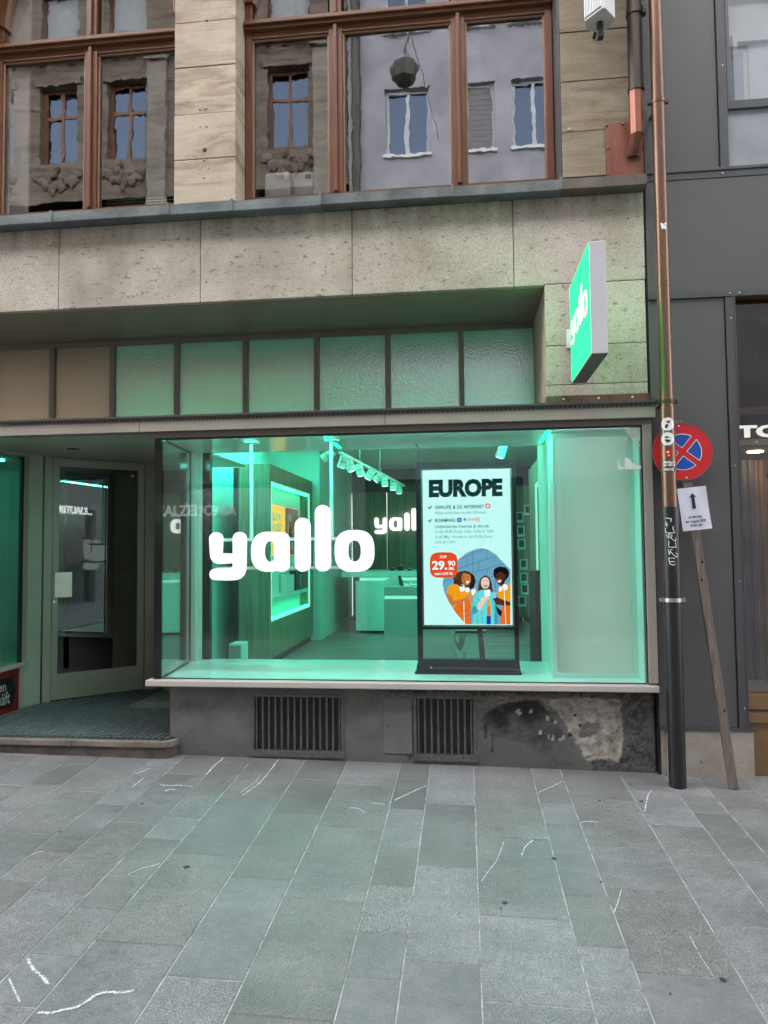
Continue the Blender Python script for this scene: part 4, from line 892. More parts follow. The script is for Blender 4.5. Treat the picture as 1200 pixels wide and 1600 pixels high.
m = M(); pf2 = Fr(uf.o, uf.u, uf.v, uf.n); text(m, 'CABLE IN', pf2, 3.26, 3.86, 1.93, 2.02, -ud + .0235, bold=.02); text(m, 'INTERNET', pf2, 3.26, 3.88, 1.80, 1.89, -ud + .0235, bold=.02); m.build('lettering', MT['counter_white'], PO)
m = M(); text(m, '+ TV', pf2, 3.3, 3.6, 1.67, 1.74, -ud + .0235, bold=.03); m.build('tv_lettering', emit('teal print', srgb(40, 170, 160), .6 * EM, False), PO)
m = M(); m.flat([(4.05, 1.505), (4.77, 1.505), (4.77, 2.112), (4.05, 2.112)], pf2, -ud + .0228, 0)
for k in range(26):
    y = random.uniform(4.16, 4.62); z = random.uniform(1.6, 2.0); m.flat(superell(y, z, random.uniform(.03, .09), random.uniform(.05, .1), 2, 10), pf2, -ud + .023 + k * .0001, 1 + k % 3)
m.build('printed_photo', [emit('grey print', srgb(120, 140, 110), .5 * EM, False), emit('dark print', srgb(50, 70, 60), .4 * EM, False), emit('pale print', srgb(170, 190, 150), .5 * EM, False), emit('olive print', srgb(130, 120, 50), .5 * EM, False)], PO)
bxx = thing('router_box', 'pale box standing on the shelf in the left glowing niche', 'box', (-2.3, 3.9, 1.05)); M().box(-2.25, -2.17, 3.78, 4.16, 1.052, 1.262).build('carton', MT['counter_white'], bxx)
bkx = thing('router_box', 'black upright box beside the pale one in the left glowing niche', 'box', (-2.3, 4.3, 1.05)); M().box(-2.25, -2.17, 4.25, 4.82, 1.052, 1.305).build('carton', MT['black'], bkx); M().box(-2.169, -2.167, 4.5, 4.52, 1.08, 1.25).build('slit', MT['counter_white'], bkx)
U2, u2f, u2d = wall_unit('oak wall unit at the right whose glowing niche edge shows as an upright green line', .85, -1, 2.55, 4.8, .975, 2.95, 3.95, 2.60, (.9, 3.6, .3))
wb = thing('floor_box', 'small white box on the shop floor beside the left oak wall unit', 'box', (-2.23, 2.0, .5)); M().box(-2.30, -2.165, 2.0, 2.2, .297, .675).build('carton', MT['counter_white'], wb, bevel=.01); M().box(-2.285, -2.18, 1.992, 1.999, .32, .655).build('front_panel', MT['counter_grey'], wb)

# counters
C1 = thing('counter', 'mint lit white counter with overhanging top at the back of the shop', 'counter', (-1.0, 6.4, .3))
M().box(-1.665, .3, 6.0, 6.7, .335, 1.085).build('body', MT['counter_white'], C1, bevel=.004); M().box(-1.87, .3, 5.97, 6.8, 1.145, 1.23).build('top', MT['counter_white'], C1, bevel=.004)
M().box(-1.60, .28, 6.06, 6.66, .297, .334).build('kick', MT['black'], C1); M().box(-1.60, .28, 5.995, 6.02, 1.09, 1.135).build('led_strip', MT['led_edge'], C1)
C2 = thing('counter', 'taupe counter with a thin green light line below its top behind the screen', 'counter', (-.5, 3.5, .3))
M().box(-.912, -.13, 3.2, 3.85, .297, 1.014).build('body', MT['counter_grey'], C2, bevel=.003); M().box(-.912, -.13, 3.2, 3.85, 1.052, 1.15).build('top', MT['counter_grey'], C2, bevel=.003); M().box(-.905, -.14, 3.21, 3.84, 1.015, 1.051).build('led_strip', MT['led_edge'], C2)
M().box(-.91, -.13, 3.2, 3.85, 1.151, 1.156).build('white_surface', MT['counter_white'], C2)
TB = thing('card_terminal', 'grey tilted card terminal with a cable on the taupe counter', 'terminal', (-.8, 3.3, 1.156))
m = M(); m.hexa([(-.90, 3.25, 1.158), (-.735, 3.25, 1.158), (-.735, 3.42, 1.158), (-.89, 3.42, 1.158), (-.905, 3.3, 1.235), (-.76, 3.3, 1.265), (-.76, 3.36, 1.265), (-.89, 3.36, 1.235)]); m.build('housing', MT['counter_grey'], TB, bevel=.008)
M().hexa([(-.733, 3.25, 1.158), (-.70, 3.25, 1.158), (-.70, 3.42, 1.158), (-.733, 3.42, 1.158), (-.758, 3.3, 1.27), (-.735, 3.3, 1.27), (-.735, 3.36, 1.27), (-.758, 3.36, 1.27)]).build('dark_side', MT['black'], TB)
M().tube([(-.70, 3.3, 1.21), (-.66, 3.27, 1.20), (-.62, 3.26, 1.165), (-.55, 3.26, 1.162), (-.48, 3.27, 1.17)], .004, 6).build('cable', MT['black'], TB)
for lab, x, w_, h_ in [('left small black phone stand on the mint counter', -1.13, .075, .035), ('middle taller black phone stand with pale top on the mint counter', -1.0, .085, .075), ('right low black phone on the mint counter beside the screen', -.86, .06, .03)]:
    P_ = thing('phone_stand', lab, 'phone', (x, 6.3, 1.23), 'phones on the back counter')
    M().hexa([(x - w_ / 2, 6.25, 1.231), (x + w_ / 2, 6.25, 1.231), (x + w_ / 2, 6.36, 1.231), (x - w_ / 2, 6.36, 1.231), (x - w_ / 2 + .012, 6.29, 1.231 + h_), (x + w_ / 2 - .012, 6.29, 1.231 + h_), (x + w_ / 2 - .012, 6.33, 1.231 + h_), (x - w_ / 2 + .012, 6.33, 1.231 + h_)]).build('stand', MT['black'], P_)
    M().box(x - w_ / 2 + .008, x + w_ / 2 - .008, 6.285, 6.335, 1.2315 + h_, 1.239 + h_).build('phone', MT['counter_white'], P_)
# product cards
card = None; CL = [('product card pinned highest on the back wall right of the screen', 1.07, 2.20), ('left card of the second row on the back wall right of the screen', .93, 2.08), ('third card down on the back wall right of the screen', .94, 1.84), ('fourth card down on the back wall right of the screen', .95, 1.62), ('fifth card down on the back wall right of the screen', .98, 1.28), ('sixth card down on the back wall right of the screen', .98, 1.05), ('small low card on the back wall right of the screen', .99, .86), ('lowest card with a tick mark on the back wall right of the screen', .94, .66)]
M().box(.70, 1.695, 7.52, 7.57, .40, 2.62).build('card_wall', MT['oak'], B)
for lab, x, z in CL:
    c_ = thing('product_card', lab, 'card', (x, 7.515, z), 'product cards on the back wall')
    M().box(x - .065, x + .065, 7.508, 7.517, z - .09, z + .09).build('card', MT['counter_white'], c_)
    M().box(x - .042, x + .042, 7.503, 7.507, z - .045, z + .07).build('picture', MT['darkwall'], c_)
cs = thing('display_column', 'round black display column on a flat foot at the right of the shop', 'column', (.735, 3.0, .3))
M().tube([(.735, 3.0, .312), (.735, 3.0, 1.335)], .066, 20).build('column', MT['black'], cs); M().tube([(.735, 3.0, .2965), (.735, 3.0, .3115)], .11, 24).build('foot', MT['black'], cs)
pot = thing('potted_plant', 'small leafy plant on the shop floor seen below the screen', 'plant', (-.07, 3.0, .3))
M().tube([(-.07, 3.0, .297), (-.07, 3.0, .47)], [.05, .065], 14).build('pot', MT['counter_grey'], pot)
for k in range(9):
    a = k * .7; p = Vector((-.07, 3.0, .46)); tp = p + Vector((math.cos(a) * .08, math.sin(a) * .08, .12 + .05 * (k % 3)))
    m = M(); s_ = Vector((-math.sin(a), math.cos(a), 0)) * .022; md = p.lerp(tp, .6); m.add([p, md + s_, tp, md - s_], [(0, 1, 2, 3)]); m.build('leaf', plain('plant leaf', (.05, .12, .04), .5) if k == 0 else bpy.data.materials['plant leaf'], pot)

# track with spotlights
TR = thing('lighting_track', 'pale ceiling track carrying a row of spotlights at the back left of the shop', 'track', (-1.1, 4, 2.6))
t0, t1 = Vector((-1.30, 2.62, 2.60)), Vector((-.86, 5.45, 2.475)); td = (t1 - t0).normalized()
M().fbox(Fr(t0, td, (0, 0, 1), td.cross(Vector((0, 0, 1)))), 0, (t1 - t0).length, -.014, .014, -.015, .015).build('rail', MT['counter_white'], TR)
for f in (.25, .55): p = t0.lerp(t1, f); M().tube([p, (p.x, p.y, 3.02)], .003, 6).build('suspension_wire', MT['steel'], TR)
def spot(label, p, hang, aim):
    S = thing('spotlight', label, 'spotlight', p, 'spotlights on the ceiling track'); p = Vector(p); a = Vector(aim).normalized(); h = Vector(hang)
    M().tube([h, (p.x, p.y, p.z + .02)], .008, 8).build('stem', MT['counter_white'], S)
    m = M(); m.tube([p - a * .075, p - a * .005], .046, 16); m.tube([p + a * .001, p + a * .06], .048, 16); m.build('head', MT['counter_white'], S)
    M().tube([p - a * .005, p + a * .001], .0435, 16).build('groove', MT['black'], S); M().tube([p + a * .0605, p + a * .062], .036, 16).build('lens', MT['spotface'], S); return S
SPD = [('nearest spotlight on the track, pointing down left', (-1.285, 2.72, 2.505), (-.35, 0, -1)), ('second spotlight from the near end of the track', (-1.25, 3.0, 2.497), (.35, -.1, -1)), ('third spotlight on the track, pointing down right', (-1.185, 3.3, 2.474), (.25, -.1, -1)), ('fourth spotlight on the track, tipped to the left', (-1.125, 3.7, 2.468), (-.6, -.2, -1)), ('fifth spotlight on the track, tipped far to the left', (-1.07, 4.1, 2.470), (-.9, -.2, -1)), ('sixth spotlight on the track, hanging straight', (-1.03, 4.45, 2.450), (.1, -.1, -1)), ('seventh spotlight on the track, dim and upright', (-.97, 4.95, 2.435), (0, -.1, -1)), ('farthest spotlight at the dark end of the track', (-.93, 5.4, 2.42), (0, -.1, -1))]
for lab, p, aim in SPD:
    f = (p[1] - t0.y) / (t1.y - t0.y); h = t0.lerp(t1, min(max(f, .02), .98)); spot(lab, p, h, aim)
spot('single spotlight left of the track, turned away to the right', (-1.43, 2.6, 2.565), (-1.43, 2.6, 3.02), (-.9, .1, -.6)); spot('single spotlight above the right corner of the advertising screen', (.385, 2.6, 2.56), (.40, 2.6, 3.02), (-.35, -.1, -1))

# ------------------------------------------------------------------ yallo lettering
def yallo(T, fr, s=1.0, depth=.04, mat='letters', wk=1.0):
    W_ = .112 * wk
    def L(pieces):
        m = M()
        for i, pc in enumerate(pieces):
            c1 = depth - i * .0009
            if isinstance(pc, tuple): m.ring([(a * s, b * s) for a, b in pc[0]], [(a * s, b * s) for a, b in pc[1]], fr, 0, c1, inset=.010 * s)
            else: m.plate([(a * s, b * s) for a, b in pc], fr, 0, c1, inset=.010 * s)
        return m.build('letter', MT[mat], T)
    L([stroke([(.226, .236), (.226, .06), (.220, -.016), (.140, -.021), (.045, -.019)], .100 * wk, 3, w1=.082 * wk), stroke([(.050, .236), (.050, .16), (.052, .094), (.12, .094), (.20, .096)], .100 * wk, 3, w1=.066 * wk)])
    x = .313; N = 40
    L([(superell(x + .133, .141, .133, .144, 2.5, N), superell(x + .138, .143, .043 + .13 * (1 - wk), .074 + .13 * (1 - wk), 2.3, N)), stroke([(x + .225, .228), (x + .225, .05)], .108 * wk, 0)])
    x = .691; L([stroke([(x, .326), (x, .052)], W_, 0)])
    x = .838; L([stroke([(x, .416), (x, .052)], W_, 0)])
    x = 1.0655; L([(superell(x, .141, .141, .149, 2.7, N), superell(x, .141, .047 + .13 * (1 - wk), .074 + .13 * (1 - wk), 2.4, N))])
Y1 = thing('window_lettering', 'large glowing white yallo letters hanging behind the shop window glass', 'sign', (-1.25, .25, 1.43))
yallo(Y1, Fr((-1.846, .25, 1.432)), 1.0, .045)
for x, z in ((-1.542, 1.662), (-.95, 1.662)): M().tube([(x, .262, z), (x, .262, 2.375)], .0135, 10).build('hanging_rod', MT['counter_white'], Y1); M().tube([(x, .262, 2.362), (x, .262, 2.3755)], .06, 20).build('ceiling_rose', MT['counter_white'], Y1)
for z in (1.662, 1.455): M().box(-1.80, -.70, .254, .268, z - .011, z + .011).build('rail', MT['counter_white'], Y1)
Y2 = thing('wall_lettering', 'smaller glowing yallo letters on the oak panel wall at the back of the shop', 'sign', (-1.2, 8.03, 1.88))
yallo(Y2, Fr((-1.625, 8.045, 1.886)), .86, .05)
PS = thing('projecting_sign', 'green lit box sign reading yallo sticking out from the stone pier', 'sign', (.745, -.13, 2.95))
M().box(.702, .79, -.838, -.13, 2.643, 3.268).build('casing', MT['signcase'], PS, bevel=.003)
ff = Fr((.7008, -.134, 2.647), (0, -1, 0), (0, 0, 1), (-1, 0, 0)); M().fbox(ff, .006, .698, .006, .612, -.0005, .004).build('lit_face', MT['sign_green'], PS)
f2 = Fr((.7912, -.834, 2.647), (0, 1, 0), (0, 0, 1), (1, 0, 0)); M().fbox(f2, .010, .694, .010, .608, -.0005, .0004).build('lit_face', MT['sign_green'], PS)
T_ = M().fbox(ff, .05, .052, .3, .302, .0041, .0043)
yallo(PS, Fr(ff(.055, .245, .0045), ff.u, ff.v, ff.n), .495, .006, 'sign_letters', .74); yallo(PS, Fr(f2(.055, .245, .0045), f2.u, f2.v, f2.n), .495, .006, 'sign_letters', .74)
m = M(); m.box(.69, .80, -.014, .001, 2.905, 3.03); m.box(.715, .775, -.13, -.014, 2.93, 3.0); m.build('wall_bracket', MT['white'], PS)
M().box(.7025, .7895, -.8375, -.131, 2.6395, 2.6425).build('bottom_plate', MT['panel'], PS)

# ------------------------------------------------------------------ advertising screen
AD = thing('advertising_screen', 'tall black framed screen advertising EUROPE with three people standing on the display floor', 'screen', (0, .33, .70))
SF = Fr((0, .32, 0))
fm = M(); fm.fbox(SF, -.345, -.3095, .765, 2.205, -.06, .012); fm.fbox(SF, .337, .3655, .765, 2.208, -.06, .012); fm.fbox(SF, -.309, .3365, 2.158, 2.203, -.06, .010); fm.fbox(SF, -.309, .3365, .765, .80, -.06, .010)
fm.fbox(SF, -.309, .3365, 1.012, 1.03, -.05, .002); fm.build('frame', MT['matt_black'], AD, bevel=.002)
m = M(); m.fbox(SF, -.352, .369, .716, .7645, -.075, .02); m.fbox(SF, -.366, .379, .7005, .7155, -.09, .03); m.build('base', MT['matt_black'], AD, bevel=.002)
M().tube([SF(-.25, .745, .0195), SF(-.25, .745, .023)], .008, 10).build('lock', MT['steel'], AD)
M().rim(SF, -.309, .3365, 1.03, 2.158, .012, -.03, .0).build('bezel', MT['greige2'], AD)
M().fbox(SF, -.297, .3245, 1.042, 2.146, -.02, -.012).build('screen', emit('pale cyan screen', srgb(196, 250, 247), 1.12 * EM), AD)
M().fbox(SF, -.309, .3365, .801, 1.011, -.03, -.024).build('lower_glass', MT['g_shop'], AD)
m = M(); m.hexa([(.10, .40, .7005), (.145, .40, .7005), (.145, .44, .7005), (.10, .44, .7005), (.075, .40, 1.03), (.11, .40, 1.03), (.11, .44, 1.03), (.075, .44, 1.03)]); m.build('rear_strut', MT['black'], AD)
def adp(px, py):          # print layout units -> screen plane
    v = (py - 735.5) / 240.5; xl = 660 + 2 * v; xr = 797 + 5 * v; u = (px - xl) / (xr - xl); return (-.297 + u * .6215, 2.142 - v * 1.096)
A7 = lambda a, b: adp(640 + a / 6.667, 730 + b / 6.667)
A8 = lambda a, b: adp(660 + a / 7.5, 860 + b / 7.5)
INK = lambda r, g, b, k=1.1: emit('print %d %d %d' % (r, g, b), srgb(r, g, b), k * EM, False)
dark = INK(8, 50, 46); mid = INK(70, 160, 155)
m = M(); text(m, 'EUROPE', SF, 200, 972, 318, 128, -.0112, bold=.06, xform=A7)
text(m, 'ANRUFE & 5G INTERNET', SF, 266, 780, 440, 402, -.0112, bold=.022, sp=1.12, xform=A7); text(m, 'ROAMING', SF, 266, 478, 577, 540, -.0112, bold=.022, sp=1.1, xform=A7)
for cy in (420, 557): m.flat([A7(*p) for p in [(188, cy + 2), (197, cy - 5), (206, cy + 5), (228, cy - 15), (236, cy - 8), (207, cy + 19)]], SF, -.0112)
m.build('headline_print', dark, AD)
m = M()
for s_, a, b, c, d in [('Alles unlimitiert in der Schweiz', 266, 803, 495, 462), ('in der EUR-Zone, USA, CAN & TUR', 266, 880, 697, 660), ('& 60 Min. Anrufe in die EUR-Zone,', 266, 872, 752, 715), ('USA & CAN', 266, 472, 800, 770)]: text(m, s_, SF, a, b, c, d, -.0112, bold=.004, xform=A7)
m.build('small_print', mid, AD)
m = M(); text(m, 'Unlimitiertes Internet & Anrufe', SF, 266, 832, 640, 605, -.0112, bold=.01, xform=A7); m.build('bold_print', INK(30, 110, 108), AD)
def blob(cx, cy, rx, ry, n=2.0, N=26, X=A8): return [X(a, b) for a, b in superell(cx, cy, rx, ry, n, N)]
m = M(); LAY = [0]
cl = [INK(222, 54, 40), INK(240, 252, 252, 1.1), INK(24, 92, 200), INK(232, 76, 30), INK(116, 180, 215, .9), INK(50, 92, 118, .8), INK(92, 62, 44, .7), INK(205, 118, 62), INK(246, 160, 22), INK(232, 112, 26), INK(250, 214, 196, 1.0), INK(98, 218, 224), INK(50, 36, 28, .6), INK(96, 54, 32, .7), INK(24, 54, 178), INK(196, 150, 110), INK(20, 16, 14, .5), INK(140, 205, 228), INK(150, 84, 40, .8), INK(46, 160, 176)]
def sh_(pts, col, X=A8):
    LAY[0] += 1; m.flat([X(*p) for p in pts], SF, -.0116 + LAY[0] * .00001, col)
def eb(cx, cy, rx, ry, col, n=2.0, X=A8): sh_(superell(cx, cy, rx, ry, n, 24), col, X)
eb(820, 415, 27, 25, 0, 2.4, A7); sh_([(813, 400), (827, 400), (827, 430), (813, 430)], 1, A7); sh_([(804, 409), (836, 409), (836, 421), (804, 421)], 1, A7)
eb(521, 557, 26, 24, 2, 2.6, A7); eb(521, 557, 13, 12, 17, 2, A7); sh_([(560, 556), (580, 536), (596, 552), (588, 558)], 2, A7); sh_([(572, 560), (598, 560), (598, 568), (572, 568)], 0, A7)
for x in (618, 664): sh_([(x, 540), (x + 9, 540), (x + 9, 572), (x, 572)], 0, A7)
sh_([(636, 552), (656, 552), (656, 560), (636, 560)], 0, A7); eb(712, 555, 26, 24, 0, 2.4, A7); eb(712, 555, 21, 19, 1, 2.4, A7); eb(712, 555, 9, 9, 0, 2, A7)
drop = [(350, 210), (430, 112), (520, 40), (620, -2), (700, -16), (770, 0), (860, 56), (940, 140), (1038, 236), (1038, 868), (590, 868), (508, 868), (400, 745), (310, 610), (258, 500), (236, 400), (250, 320)]
sh_(drop, 4)
def line(p, q_, w_=4, col=5):
    d = Vector((q_[0] - p[0], q_[1] - p[1])).normalized(); a = (-d.y * w_ / 2, d.x * w_ / 2); sh_([(p[0] + a[0], p[1] + a[1]), (q_[0] + a[0], q_[1] + a[1]), (q_[0] - a[0], q_[1] - a[1]), (p[0] - a[0], p[1] - a[1])], col)
for p, q_ in [((425, 118), (720, 0)), ((420, 225), (890, 68)), ((600, 272), (960, 168)), ((640, 385), (860, 300)), ((242, 372), (360, 340)), ((245, 470), (300, 455)), ((520, 76), (520, 190)), ((590, 20), (590, 270)), ((755, 0), (755, 112)), ((660, 145), (660, 250)), ((858, 80), (858, 200)), ((760, 230), (760, 330)), ((862, 330), (862, 480)), ((572, 720), (572, 868)), ((1000, 300), (1036, 300))]: line(p, q_)
# woman on the left
sh_([(372, 400), (365, 330), (405, 268), (470, 250), (540, 255), (600, 290), (628, 360), (610, 440), (560, 470), (500, 440), (450, 420), (410, 415)], 6); sh_([(560, 270), (612, 310), (630, 365), (608, 440), (556, 468), (540, 400)], 12)
sh_([(300, 440), (350, 405), (420, 405), (470, 430), (520, 450), (560, 480), (590, 540), (575, 640), (560, 740), (572, 868), (508, 868), (430, 778), (360, 690), (350, 600), (280, 500)], 8); sh_([(360, 690), (430, 610), (560, 600), (575, 680), (560, 740), (572, 868), (508, 868), (430, 778)], 9)
sh_([(460, 330), (480, 275), (530, 265), (572, 310), (572, 370), (545, 412), (505, 420), (470, 385)], 7); sh_([(520, 350), (566, 345), (555, 385), (525, 390)], 1); sh_([(500, 300), (525, 296), (525, 304), (500, 308)], 6); sh_([(470, 385), (505, 420), (480, 440), (448, 420)], 18)
sh_([(275, 505), (350, 540), (360, 600), (495, 570), (560, 520), (610, 540), (612, 590), (560, 610), (480, 620), (345, 655), (300, 590)], 7); sh_([(520, 535), (600, 520), (620, 560), (590, 600), (545, 590)], 15)
eb(468, 448, 32, 42, 1, 2.3); eb(530, 470, 28, 30, 1, 2.3); sh_([(575, 470), (625, 455), (632, 490), (600, 540), (580, 520)], 1); line((488, 600), (494, 868), 8, 1)
for k in range(46): t = random.uniform(.9, 5.6); eb(495 + 128 * math.cos(t) * random.uniform(.8, 1.0), 350 - 100 * math.sin(t) * random.uniform(.8, 1.0) if math.sin(t) > 0 else 350 - 75 * math.sin(t), random.uniform(7, 15), random.uniform(7, 14), random.choice((6, 12, 13, 6, 18)))
eb(520, 345, 44, 62, 7, 2.2); sh_([(512, 372), (556, 366), (548, 390), (520, 394)], 1); line((492, 322), (512, 318), 5, 6); line((532, 316), (552, 316), 5, 6); line((524, 330), (530, 352), 4, 18); line((480, 300), (498, 398), 7, 18)
for p, q_ in [((330, 470), (372, 560)), ((430, 470), (420, 590)), ((420, 640), (470, 700)), ((440, 720), (530, 700)), ((470, 780), (560, 760)), ((380, 690), (430, 760))]: line(p, q_, 7, 9 if p[1] < 600 else 0)
# woman in the middle
sh_([(652, 470), (668, 390), (690, 330), (740, 298), (790, 325), (815, 390), (832, 480), (815, 520), (690, 520)], 6); sh_([(790, 330), (815, 390), (832, 480), (806, 500)], 12)
sh_([(640, 490), (700, 470), (790, 470), (850, 520), (880, 620), (890, 868), (590, 868), (600, 760), (585, 690), (600, 580)], 11); sh_([(600, 760), (585, 690), (610, 640), (660, 720)], 19); sh_([(850, 560), (880, 640), (890, 868), (850, 868)], 19)
eb(742, 390, 50, 66, 10, 2.2); sh_([(715, 405), (775, 405), (760, 432), (735, 434)], 12); sh_([(722, 407), (768, 407), (762, 418), (728, 418)], 1); line((712, 368), (735, 362), 6, 12); line((752, 362), (774, 368), 6, 12)
sh_([(762, 590), (800, 590), (805, 770), (762, 770)], 8); sh_([(765, 660), (803, 660), (805, 770), (765, 770)], 9); sh_([(758, 772), (806, 772), (810, 868), (758, 868)], 14)
sh_([(650, 640), (700, 560), (770, 530), (790, 560), (740, 600), (690, 700), (660, 700)], 10); sh_([(730, 472), (800, 465), (800, 540), (735, 548)], 1)
for p, q_ in [((668, 420), (655, 500)), ((700, 330), (672, 420)), ((812, 420), (828, 500))]: line(p, q_, 9, 18)
for p, q_ in [((640, 560), (690, 610)), ((620, 620), (650, 650)), ((820, 560), (840, 700)), ((870, 680), (872, 860)), ((700, 720), (710, 860)), ((640, 740), (650, 860))]: line(p, q_, 6, 19)
# man on the right
sh_([(835, 280), (850, 235), (900, 205), (960, 210), (1005, 250), (1018, 310), (990, 355), (960, 330), (880, 350), (850, 330)], 16)
sh_([(862, 330), (880, 280), (940, 262), (980, 300), (985, 350), (960, 400), (930, 425), (890, 400)], 13); sh_([(895, 368), (938, 355), (930, 385), (905, 392)], 1); sh_([(870, 325), (900, 315), (902, 323), (872, 332)], 16); sh_([(920, 310), (950, 302), (952, 310), (922, 318)], 16); sh_([(940, 350), (985, 330), (960, 400), (930, 425)], 12)
for k in range(34): t = random.uniform(-.3, 3.5); eb(928 + 82 * math.cos(t), 272 - 62 * math.sin(t), random.uniform(8, 15), random.uniform(8, 14), 16)
eb(916, 340, 46, 60, 13, 2.2); eb(905, 362, 30, 30, 18, 2.2); sh_([(886, 366), (930, 354), (924, 380), (898, 386)], 1); line((872, 322), (896, 314), 6, 16); line((914, 310), (940, 306), 6, 16); line((902, 326), (898, 350), 5, 12)
sh_([(880, 500), (930, 430), (1000, 400), (1038, 400), (1038, 868), (915, 868), (930, 740), (940, 640)], 8); sh_([(915, 868), (930, 740), (940, 640), (1038, 670), (1038, 868)], 9)
sh_([(862, 650), (940, 720), (930, 780), (890, 750)], 16); sh_([(830, 570), (880, 555), (960, 590), (1038, 610), (1038, 655), (960, 650), (870, 640)], 13); sh_([(812, 505), (872, 495), (870, 560), (825, 575)], 17)
eb(975, 440, 30, 36, 1, 2.3); eb(920, 462, 20, 28, 1, 2.3); line((965, 480), (985, 868), 8, 1)
eb(250, 178, 166, 150, 3, 3.6)
m.build('advert_picture', cl, AD)
m = M()
for s_, a, b, c, d, bo in [('CHF', 205, 285, 98, 65, .02), ('29.', 112, 290, 235, 128, .035), ('90', 300, 388, 190, 128, .03), ('/Mt.', 305, 380, 238, 200, .02), ('statt CHF 85', 140, 358, 295, 262, .02)]: text(m, s_, SF, a, b, c, d, -.0070, bold=bo, xform=A8)
m.build('price_print', cl[1], AD)
cb = thing('hanging_cable', 'thin black cable hanging from the display ceiling to the advertising screen', 'cable', (-.33, .5, 2.37))
M().tube([(-.356, .50, 2.375), (-.345, .47, 2.35), (-.325, .42, 2.32), (-.318, .37, 2.27), (-.325, .345, 2.2)], .004, 6).build('cord', MT['black'], cb)

# ------------------------------------------------------------------ brown copper downpipe
DP = thing('copper_downpipe', 'tall brown copper downpipe with black lower sleeve, stickers and scrawled white tag', 'pipe', (1.27, -.176, .12))
PX, PY = 1.271, -.176
M().tube([(PX, PY, 1.83), (PX, PY, 6.4)], .0395, 24).build('pipe', MT['copper_pipe'], DP)
M().tube([(PX + .0, PY, .10), (PX, PY, 1.83)], .0515, 24).build('lower_sleeve', MT['black_pipe'], DP)
M().tube([(PX, PY, 1.83), (PX, PY, 2.46)], [.044, .0435], 24).build('copper_sleeve', MT['copper_pipe'], DP)
M().tube([(PX, PY, 3.225), (PX, PY, 3.26)], .042, 24).build('joint_collar', MT['copper_pipe'], DP)
for z, mt, r in ((4.43, 'copper_pipe', .043), (2.49, 'pipe_dark', .043), (1.255, 'steel', .0545)):
    m = M(); m.tube([(PX, PY, z - .012), (PX, PY, z + .012)], r, 24); m.box(PX + r - .004, PX + r + .022, PY - .012, PY + .012, z - .012, z + .012); m.box(PX - r - .02, PX - r + .004, PY - .012, PY + .012, z - .011, z + .011); m.box(PX - .01, PX + .01, PY + r - .002, .05, z - .008, z + .008); m.build('pipe_clamp', MT[mt], DP)
def patch(shape, a0, z0, r, nm, mt, lift=.0008, lab=None):
    """a sticker lying on the pipe; shape in metres round (a0 = angle off the street side, z0)"""
    m = M(); N = len(shape); c = (sum(p[0] for p in shape) / N, sum(p[1] for p in shape) / N); ring_ = [[(c[0] + (p[0] - c[0]) * k, c[1] + (p[1] - c[1]) * k) for p in shape] for k in (1, .66, .33)]
    def W(p): t = a0 + p[0] / r; return (PX + (r + lift) * math.sin(t), PY - (r + lift) * math.cos(t), z0 + p[1])
    vs_ = [W(p) for rr in ring_ for p in rr] + [W(c)]; fs = []
    for k in range(2):
        for i in range(N): j = (i + 1) % N; fs.append((k * N + i, k * N + j, (k + 1) * N + j, (k + 1) * N + i))
    for i in range(N): fs.append((2 * N + i, 2 * N + (i + 1) % N, 3 * N))
    m.add(vs_, fs); return m.build(nm, MT[mt] if isinstance(mt, str) else mt, DP, label=lab)
a_f = -.22
circ = lambda r_, cx=0, cz=0, n=20: [(cx + r_ * math.cos(2 * math.pi * k / n), cz + r_ * math.sin(2 * math.pi * k / n)) for k in range(n)]
RS = .0442
patch(circ(.0415), a_f + .02, 2.345, RS, 'round_sticker', 'signwhite', .0008, 'upper round white sticker'); patch(circ(.0415), a_f - .05, 2.253, RS, 'round_sticker', 'signwhite', .0008, 'lower round white sticker with black animals')
patch([(-.012, .022), (.016, .026), (.012, .004), (-.004, .006)], a_f + .02, 2.345, RS, 'sticker_figure', MT['red'], .0014); patch([(-.018, -.018), (-.01, .0), (.004, -.002), (.0, -.014), (-.004, -.024), (-.014, -.026)], a_f + .02, 2.345, RS, 'sticker_figure', 'ink', .0014)
patch([(-.02, .01), (-.008, .018), (.01, .01), (.014, .004), (-.008, .004)], a_f - .05, 2.253, RS, 'sticker_figure', 'ink', .0014); patch([(-.02, -.004), (-.006, -.002), (.014, -.006), (.016, -.018), (.002, -.024), (-.008, -.022), (-.014, -.010)], a_f - .05, 2.253, RS, 'sticker_figure', 'ink', .0014)
patch(circ(.026), a_f + .05, 2.165, RS, 'red_sticker', 'red', .0008); patch([(-.014, .006), (-.004, .012), (.004, .004), (-.006, -.002)], a_f + .05, 2.165, RS, 'sticker_mark', 'signwhite', .0014); patch([(-.004, -.02), (.004, -.02), (.004, -.012), (-.004, -.012)], a_f + .05, 2.165, RS, 'sticker_mark', 'signwhite', .0014)
rect = lambda w_, h_: [(-w_, -h_), (0, -h_), (w_, -h_), (w_, 0), (w_, h_), (0, h_), (-w_, h_), (-w_, 0)]
patch(rect(.036, .016), a_f + .12, 2.098, RS, 'text_sticker', 'signwhite', .0008); patch(rect(.037, .013), a_f + .12, 2.062, RS, 'text_sticker', 'ink', .0008)
def marks(a0, z0, r, w_, h_, n, mt):
    """worn, no longer readable print"""
    for k in range(n):
        x = -w_ + 2 * w_ * (k + .5) / n; hh = h_ * random.uniform(.6, 1); q_ = w_ / n * random.uniform(.45, .8)
        if random.random() < .88: patch([(x - q_, -hh), (x + q_, -hh), (x + q_, hh * random.uniform(.3, 1)), (x - q_, hh)], a0, z0, r, 'worn_print', mt, .0015)
